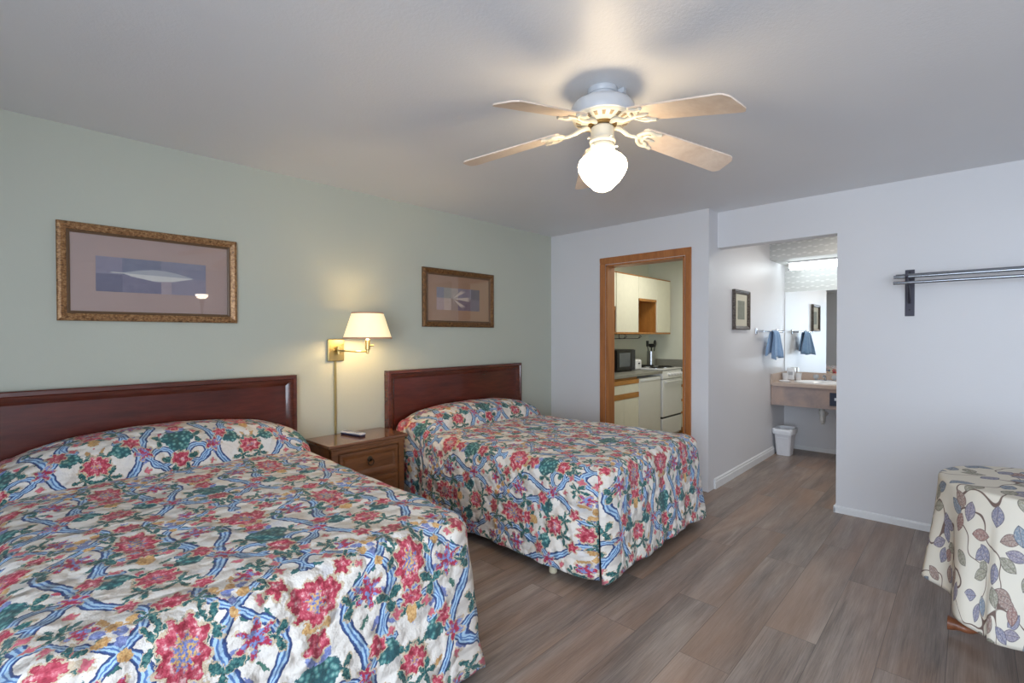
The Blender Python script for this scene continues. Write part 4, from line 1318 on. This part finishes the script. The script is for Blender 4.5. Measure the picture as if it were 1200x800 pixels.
def m_leafcloth():
    t = NT('leaf_print_tablecloth')
    uv = t.n('ShaderNodeUVMap')
    uv.uv_map = 'UVMap'
    p = uv.outputs[0]
    cream = lin((222, 214, 198))
    col = t.mix(t.noise(p, 5, 2)[0], lin((214, 208, 194)), cream)
    st = t.m_('ABSOLUTE', t.m_('SUBTRACT', t.noise(p, 4.2, 1)[0], 0.5))
    col = t.mix(t.step(st, 0.008, 0.005), col, lin((112, 92, 84)))
    grain = t.noise(p, 130, 3, 0.7)[0]
    for sc, off, rnd in ((10.5, (0, 0, 0), 0.75), (9.3, (5.3, 2.1, 0), 0.8)):
        vo = t.n('ShaderNodeTexVoronoi', feature='F1')
        pp = t.v_('ADD', p, off)
        t.put(vo.inputs['Vector'], pp)
        vo.voronoi_dimensions = '2D'
        vo.inputs['Scale'].default_value = sc
        vo.inputs['Randomness'].default_value = rnd
        sc_ = t.n('ShaderNodeSeparateColor')
        t.put(sc_.inputs[0], vo.outputs['Color'])
        d = t.v_('SUBTRACT', pp, vo.outputs['Position'])
        rot = t.n('ShaderNodeVectorRotate', rotation_type='Z_AXIS')
        t.put(rot.inputs['Vector'], d)
        t.put(rot.inputs['Angle'], t.m_('MULTIPLY', sc_.outputs[0], 6.283))
        s = t.n('ShaderNodeSeparateXYZ')
        t.put(s.inputs[0], rot.outputs[0])
        x = t.m_('DIVIDE', s.outputs[0], 0.043)
        half = t.m_('MULTIPLY', t.m_('SUBTRACT', 1.0, t.m_('MULTIPLY', x, x)), 0.0245)
        f = t.m_('SUBTRACT', t.m_('ABSOLUTE', s.outputs[1]), half)
        inside = t.step(f, 0.0008, -0.0008)
        keep = t.step(sc_.outputs[2], 0.25, 0.26)
        c = t.ramp(sc_.outputs[1], [(0, lin((124, 124, 146))), (0.2, lin((146, 122, 112))), (0.38, lin((116, 132, 148))), (0.55, lin((142, 140, 122))),
                                    (0.72, lin((130, 124, 142))), (0.86, lin((148, 112, 104)))], 'CONSTANT')
        c = t.mix(t.step(grain, 0.44, 0.62), c, t.mix(0.45, c, lin((216, 206, 196))))
        c = t.mix(t.step(f, -0.0042, -0.002), c, t.mix(0.55, c, lin((66, 54, 58))))
        vein = t.step(t.m_('ABSOLUTE', s.outputs[1]), 0.0014, 0.0008)
        c = t.mix(t.m_('MULTIPLY', vein, 0.6), c, lin((88, 72, 76)))
        col = t.mix(t.m_('MULTIPLY', inside, keep), col, c)
    return t.base(col, 0.75, 0, t.bump(t.noise(p, 420, 2)[0], 0.15, 0.002))


mb = MB()
NA, NRm, NSk = 168, 10, 34
rows, uvr = [], []
HALF = 0.755
ROT = R(-52)
for k in range(NA + 1):
    a = 2 * PI * k / NA
    c, s = math.cos(a), math.sin(a)
    ca, sa = math.cos(a - ROT), math.sin(a - ROT)
    Ltot = 0.855 + 0.09 * math.cos(a + R(40)) + 0.012 * math.sin(5 * a)
    row, ur = [], []
    for i in range(NRm + 1):
        rr = (TR - 0.012) * i / NRm + 1e-5
        row.append(Vector((TX + rr * c, TY + rr * s, 0.7345)))
        ur.append((rr * c, rr * s))
    Rr = 0.018
    for i in range(1, 6):
        th = PI / 2 * i / 5
        rr = TR - 0.012 + Rr * math.sin(th)
        row.append(Vector((TX + rr * c, TY + rr * s, 0.7345 - Rr * (1 - math.cos(th)))))
        l = TR - 0.012 + Rr * th
        ur.append((l * c, l * s))
    l0 = TR - 0.012 + Rr * PI / 2
    for i in range(1, NSk + 1):
        e = (Ltot - l0) * i / NSk
        kf = min(1, e / 0.45)
        fold = 0.024 * kf ** 1.2 * math.sin(8 * a + 0.5) + 0.016 * kf * math.sin(13 * a + 1.2) + 0.030 * kf * (max(abs(ca), abs(sa)) < 0.9) * math.sin(5 * a)
        rr = TR + 0.006 + 0.030 * kf + fold
        tang = 0.012 * kf * math.cos(8 * a)
        row.append(Vector((TX + rr * c - tang * s, TY + rr * s + tang * c, 0.7165 - e * 0.985)))
        ur.append(((l0 + e) * c, (l0 + e) * s))
    rows.append(row)
    uvr.append(ur)
mb.grid(rows, uvr)
tc = mb.build('tablecloth', m_leafcloth(), smooth=80, base=(TX, TY, 0.734), merge=0.0003)
so = tc.modifiers.new('thickness', 'SOLIDIFY')
so.thickness = 0.002
so.offset = 1
tag(tc, 'cream tablecloth printed with muted leaves draped over the round table', 'tablecloth')

# ------------------------------------------------------------------ kitchen beyond the doorway
M_lamin = plain('cream_cabinet_laminate', (222, 218, 198), 0.4)
M_koak = wood('kitchen_oak', (140, 90, 38), (188, 132, 66), 0.4, (6, 0.9, 6), 2.2)
M_koak_v = wood('kitchen_oak_upright', (136, 86, 36), (184, 126, 62), 0.4, (6, 6, 0.9), 2.2)
UX, UZ0, UZ1 = -3.07, 1.372, 2.116
UB = KX + 0.003


def upper(y0, y1, doors, niche=None, label='', z0=UZ0):
    """wall cabinet: oak carcass, cream doors [(ya,yb,za,zb)], optional open niche (ya,yb,za,zb)"""
    t = thing('wall_cabinet', (KX, (y0 + y1) / 2, z0), label, 'cabinet', None)
    x1 = UX - 0.019
    b = MB()
    th = 0.016
    b.box(UB, UB + 0.008, y0, y1, z0, UZ1).box(UB, x1, y0, y0 + th, z0, UZ1).box(UB, x1, y1 - th, y1, z0, UZ1)
    b.box(UB, x1, y0, y1, z0, z0 + th).box(UB, x1, y0, y1, UZ1 - th, UZ1)
    b.box(x1 - 0.004, UX + 0.002, y0, y1, z0, z0 + 0.022, 0.002).box(x1 - 0.004, UX + 0.002, y0, y1, UZ1 - 0.012, UZ1, 0.002)
    if niche:
        ya, yb, za, zb = niche
        b.box(UB, x1, ya, yb, zb, zb + th)
        b.box(x1 - 0.004, UX + 0.002, ya, yb, zb - 0.004, zb + 0.028, 0.002)
    b.build('carcass', M_koak_v, t, 0)
    for ya, yb, za, zb in doors:
        MB().box(x1 + 0.0005, UX, ya + 0.0015, yb - 0.0015, za, zb, 0.002).build('cabinet_door', M_lamin, t)
    return t


upper(4.32, 5.040, [(4.32, 5.04, 1.70, UZ1 - 0.013)], (4.336, 5.024, UZ0, 1.66), 'cream door wall cabinet with open oak shelf next to doorway edge')
upper(5.052, 5.580, [(5.052, 5.58, UZ0 + 0.023, UZ1 - 0.013)], None, 'tall cream door wall cabinet above the black microwave')
upper(5.582, 6.078, [(5.582, 6.078, 1.828, UZ1 - 0.013)], (5.598, 6.062, UZ0, 1.80), 'wall cabinet with short cream door over an open oak niche')
upper(6.080, 6.474, [(6.08, 6.474, UZ0 + 0.023, UZ1 - 0.013)], None, 'cream door wall cabinet at the far end of the row above stove')

M_count = plain('grey_stone_laminate', (138, 136, 126), 0.35, var=0.18, scale=50)
FXK = -2.87
cn = thing('kitchen_counter', (-3.18, 5.06, 0.865), 'grey laminate kitchen countertop holding the microwave', 'countertop')
MB().box(KX + 0.003, FXK + 0.012, GY + 0.125, 5.815, 0.868, 0.905, 0.006, 3).build('worktop', M_count, cn)
MB().box(KX + 0.003, KX + 0.022, GY + 0.125, 5.815, 0.9052, 1.01, 0.003).build('backsplash', M_count, cn)
bs = MB().box(KX + 0.025, HX - 0.125, KY - 0.02, KY - 0.002, 0.90, 1.012, 0.003).build('splash_panel', M_count, base=(-2.6, KY, 0.9))
tag(bs, 'grey laminate splash strip along the white wall behind stove', 'splashback')


def base_cab(y0, y1, split, label, drawers=False):
    t = thing('base_cabinet', (-3.18, (y0 + y1) / 2, 0), label, 'cabinet', None)
    x1 = FXK - 0.022
    MB().box(KX + 0.004, x1, y0, y1, 0.09, 0.866).box(KX + 0.05, x1 - 0.05, y0 + 0.002, y1 - 0.002, 0.001, 0.09).build('carcass', M_koak, t, 0)
    cols = [(y0, split), (split, y1)] if split else [(y0, y1)]
    if not drawers:
        MB().box(x1, FXK + 0.004, y0, y1, 0.790, 0.842, 0.003).box(x1, FXK + 0.004, y0, y1, 0.626, 0.686, 0.003).build('finger_rail', M_koak, t)
        for a, c in cols:
            MB().box(x1 + 0.0005, FXK, a + 0.0015, c - 0.0015, 0.688, 0.788, 0.002).build('drawer', M_lamin, t)
            MB().box(x1 + 0.0005, FXK, a + 0.0015, c - 0.0015, 0.10, 0.624, 0.002).build('cabinet_door', M_lamin, t)
    else:
        for za, zb in ((0.10, 0.284), (0.318, 0.452), (0.49, 0.65), (0.69, 0.826)):
            d = MB().box(x1 + 0.0005, FXK, y0 + 0.0015, y1 - 0.0015, za, zb, 0.002).build('drawer', M_lamin, t)
            MB().box(x1, FXK + 0.004, y0 + 0.001, y1 - 0.001, zb + 0.001, zb + 0.032, 0.003).build('finger_rail', M_koak, d)
    return t


base_cab(4.56, 5.222, 4.885, 'cream base cabinet with oak rails under the kitchen counter')
base_cab(6.402, 6.636, None, 'narrow cream drawer cabinet between the stove and far wall', True)
ct2 = MB().box(KX + 0.003, FXK + 0.012, 6.400, 6.636, 0.868, 0.905, 0.005).build('countertop', M_count, base=(-3.18, 6.52, 0.868))
tag(ct2, 'short strip of grey countertop beyond the stove', 'countertop')

M_app = plain('white_appliance_enamel', (226, 226, 226), 0.25, 0, 0.03)
M_app2 = plain('ivory_fridge_enamel', (214, 212, 204), 0.3, 0, 0.03)
M_blk = plain('black_plastic', (18, 18, 20), 0.3)
rf = thing('mini_fridge', (-3.15, 5.51, 0), 'small ivory fridge under the counter next to the stove', 'fridge')
MB().box(KX + 0.06, FXK - 0.06, 5.236, 5.786, 0.012, 0.842, 0.006).build('body', M_app, rf)
dr = MB().box(FXK - 0.058, FXK, 5.236, 5.786, 0.05, 0.838, 0.01, 3).build('door', M_app2, rf)
MB().box(FXK + 0.0005, FXK + 0.007, 5.26, 5.77, 0.80, 0.832, 0.003).build('door_handle', M_app, dr)
MB().box(FXK - 0.05, FXK + 0.01, 5.224, 5.236, 0.64, 0.68, 0.003).build('hinge', M_app, dr)
for x in (-3.4, -2.98):
    for y in (5.27, 5.75):
        MB().cyl((x, y, 0), 0.018, 0.013, seg=12).build('foot', M_blk, rf)

sv = thing('stove', (-3.15, 6.11, 0), 'white kitchen stove with front knobs and dark coil burners', 'stove')
SY0, SY1 = 5.832, 6.390
MB().box(KX + 0.03, FXK - 0.03, SY0, SY1, 0.03, 0.905, 0.004).box(KX + 0.05, FXK - 0.06, SY0 + 0.02, SY1 - 0.02, 0.001, 0.03).build('body', M_app, sv)
MB().box(KX + 0.02, FXK + 0.004, SY0 - 0.004, SY1 + 0.004, 0.9055, 0.922, 0.006, 3).build('cooktop', M_app, sv)
MB().prism([(FXK - 0.03, 0.79), (FXK + 0.004, 0.79), (FXK + 0.008, 0.80), (FXK - 0.004, 0.900), (FXK - 0.03, 0.904)], SY1 - SY0, 'Y', SY0, 0.003).build('control_panel', M_app, sv)
for k in range(5):
    y = 6.0 + k * 0.083
    kn = MB().lathe([(0, 0.032), (0.016, 0.030), (0.019, 0.024), (0.021, 0.004), (0.027, 0.0), (0, 0.0)], (FXK + 0.003, y, 0.848), 20, 'X').box(
        FXK + 0.028, FXK + 0.042, y - 0.004, y + 0.004, 0.832, 0.864, 0.002).build('knob', M_app, sv)
od = MB().box(FXK - 0.029, FXK + 0.004, SY0 + 0.004, SY1 - 0.004, 0.302, 0.784, 0.008, 3).build('oven_door', M_app, sv)
MB().box(FXK + 0.02, FXK + 0.034, SY0 + 0.05, SY1 - 0.05, 0.742, 0.764, 0.005, 3).box(FXK + 0.003, FXK + 0.022, SY0 + 0.06, SY0 + 0.08, 0.744, 0.762).box(
    FXK + 0.003, FXK + 0.022, SY1 - 0.08, SY1 - 0.06, 0.744, 0.762).build('door_handle', M_app, od)
MB().box(FXK - 0.029, FXK + 0.002, SY0 + 0.004, SY1 - 0.004, 0.06, 0.280, 0.008, 3).build('warming_drawer', M_app, sv)
MB().box(FXK - 0.0295, FXK - 0.004, SY0 + 0.004, SY1 - 0.004, 0.281, 0.301).build('gap_trim', M_blk, sv)
M_coil = plain('dark_coil', (30, 28, 28), 0.5, 0.4)
M_pan = plain('chrome_drip_pan', (160, 162, 166), 0.2, 1.0)
for x, y, r in ((-3.03, 5.975, 0.085), (-3.03, 6.24, 0.10), (-3.30, 5.975, 0.10), (-3.30, 6.24, 0.085)):
    bp = MB().lathe([(0, 0.0), (r * 0.8, 0.001), (r * 1.05, 0.005), (r * 1.13, 0.005), (r * 1.13, 0.0)], (x, y, 0.922), 28).build('burner', M_pan, sv)
    MB().tube([(x + r * (0.18 + 0.8 * k / 100) * math.cos(k * 0.25), y + r * (0.18 + 0.8 * k / 100) * math.sin(k * 0.25), 0.934) for k in range(101)], 0.006, 6).build('coil', M_coil, bp)

mwv = thing('microwave', (-3.28, 5.37, 0.905), 'black microwave oven on the grey kitchen counter', 'microwave')
MY0, MY1, MZ0, MZ1, MX1 = 5.14, 5.585, 0.918, 1.178, -3.115
MB().box(KX + 0.03, MX1 - 0.02, MY0, MY1, MZ0, MZ1, 0.005).build('body', M_blk, mwv)
md = MB().box(MX1 - 0.0195, MX1, MY0 + 0.002, MY1 - 0.10, MZ0 + 0.004, MZ1 - 0.004, 0.005).build('door', M_blk, mwv)
MB().box(MX1 + 0.0002, MX1 + 0.0014, MY0 + 0.05, MY1 - 0.135, MZ0 + 0.05, MZ1 - 0.04).build('door_window', plain('grey_mesh_window', (96, 100, 104), 0.2), md)
mp = MB().box(MX1 - 0.0195, MX1 - 0.001, MY1 - 0.098, MY1 - 0.002, MZ0 + 0.004, MZ1 - 0.004, 0.004).build('control_panel', plain('charcoal_panel', (44, 46, 50), 0.35), mwv)
kb = MB()
for i in range(4):
    for j in range(3):
        kb.box(MX1 - 0.0012, MX1 + 0.0006, MY1 - 0.085 + j * 0.025, MY1 - 0.067 + j * 0.025, MZ0 + 0.04 + i * 0.028, MZ0 + 0.058 + i * 0.028)
kb.build('keypad', plain('grey_keys', (70, 72, 76), 0.5), mp)
for x in (KX + 0.06, MX1 - 0.05):
    for y in (MY0 + 0.03, MY1 - 0.03):
        MB().cyl((x, y, 0.905), 0.012, 0.0135, seg=10).build('foot', M_blk, mwv)

ts = thing('toaster', (-3.225, 5.72, 0.905), 'white toaster on the counter behind the microwave', 'toaster')
MB().box(-3.31, -3.14, 5.64, 5.805, 0.9055, 1.045, 0.028, 4).build('body', M_app, ts)
MB().box(-3.28, -3.17, 5.675, 5.70, 1.040, 1.0458, 0.002).box(-3.28, -3.17, 5.745, 5.77, 1.040, 1.0458, 0.002).build('slots', M_blk, ts)
MB().box(-3.1405, -3.125, 5.70, 5.73, 0.985, 1.0, 0.003).build('lever', M_blk, ts)

# utensil crock at the back of the stove
uc = thing('utensil_crock', (-3.33, 6.12, 0.94), 'stainless steel crock standing on the rear stove burner', 'utensil holder')
UCX, UCY = -3.27, 6.30
uc.location = (UCX, UCY, 0.9405)
MB().lathe([(0, 0), (0.055, 0), (0.058, 0.004), (0.058, 0.195), (0.055, 0.195), (0.054, 0.006), (0, 0.006)], (UCX, UCY, 0.9405), 32).build('crock', plain('brushed_steel', (176, 178, 180), 0.3, 1.0), uc)
M_ut = plain('black_nylon', (16, 16, 18), 0.45)


def utensil(name, dx, dy, lean, head, label):
    b = MB()
    base = Vector((UCX + dx * 0.3, UCY + dy * 0.3, 0.955))
    tip = base + Vector((lean[0], lean[1], 0.255))
    b.tube([base, tip], [0.006, 0.007], 8)
    if head == 'ladle':
        b.lathe([(0, -0.04), (0.030, -0.034), (0.048, -0.010), (0.052, 0.014), (0.049, 0.014), (0.044, -0.008), (0.026, -0.030), (0, -0.036)], (tip.x, tip.y, tip.z + 0.015), 20)
    elif head == 'spoon':
        b.lathe([(0, -0.055), (0.018, -0.044), (0.036, -0.010), (0.036, 0.020), (0.020, 0.046), (0, 0.052)], (tip.x, tip.y, tip.z + 0.03), 16, 'Z', 0.35, 1)
    else:
        b.prism([(tip.y - 0.030, tip.z - 0.01), (tip.y + 0.030, tip.z - 0.01), (tip.y + 0.036, tip.z + 0.07), (tip.y - 0.036, tip.z + 0.07)], 0.004, 'X', tip.x - 0.002, 0.001)
    o = b.build(name, M_ut, base=tuple(base))
    return tag(o, label, 'utensil')


utensil('ladle', 0.02, -0.03, (0.03, -0.05), 'ladle', 'black ladle standing in the steel crock on microwave side')
utensil('serving_spoon', 0.02, 0.03, (0.02, 0.05), 'spoon', 'black serving spoon leaning in the steel crock beside white wall')
utensil('spatula', -0.03, -0.02, (-0.03, -0.03), 'spat', 'black spatula standing in the steel crock behind the ladle')

# wire rack under the cabinet above the microwave
M_wire = plain('dark_wire', (48, 42, 38), 0.4, 0.6)
wr = thing('wire_rack', (-3.25, 5.46, 1.372), 'dark wire rack hung under the cabinet above the microwave', 'rack')
b = MB()
for y in (5.30, 5.66):
    b.tube(cr([(-3.40, y, 1.3705), (-3.40, y, 1.335), (-3.38, y, 1.315), (-3.20, y, 1.315), (-3.12, y, 1.318), (-3.10, y, 1.345)]), 0.004, 6)
    b.tube([(-3.38, y, 1.371), (-3.12, y, 1.371)], 0.004, 6)
    b.tube(cr([(-3.12, y, 1.371), (-3.09, y + 0.02, 1.345), (-3.12, y + 0.03, 1.318)]), 0.003, 6)
for x in (-3.36, -3.28, -3.20, -3.12):
    b.tube([(x, 5.30, 1.315), (x, 5.66, 1.315)], 0.003, 6)
b.build('wire_frame', M_wire, wr)

# ------------------------------------------------------------------ torchiere out of the frame, mirrored in the leaf picture's glass
tl = thing('floor_lamp', (1.5, 2.05, 0), 'dark torchiere floor lamp mirrored in the glass of the wide leaf picture', 'lamp')
MB().lathe([(0, 0), (0.14, 0), (0.14, 0.012), (0.04, 0.03), (0.014, 0.05), (0, 0.05)], (1.5, 2.05, 0), 36).build('base', M_bronze, tl)
MB().cyl((1.5, 2.05, 0.045), 0.012, 1.86).lathe([(0, 1.70), (0.016, 1.70), (0.020, 1.80), (0.034, 1.88), (0.045, 1.905), (0, 1.905)], (1.5, 2.05, 0), 24).build('pole', M_bronze, tl)
t = NT('lit_torchiere_bowl')
t.base((1, 0.95, 0.88, 1), 0.4)
t.put(t.b.inputs['Emission Color'], t.mix(t.noise(t.coord(), 5)[0], (1, 0.84, 0.62, 1), (1, 0.88, 0.68, 1)))
t.b.inputs['Emission Strength'].default_value = 10
MB().lathe([(0.040, 1.905), (0.062, 1.925), (0.078, 1.955), (0.082, 1.975), (0.078, 1.975), (0.072, 1.955), (0.055, 1.93), (0.0, 1.915)], (1.5, 2.05, 0), 36).build('glass_bowl', t.m, tl, 60)
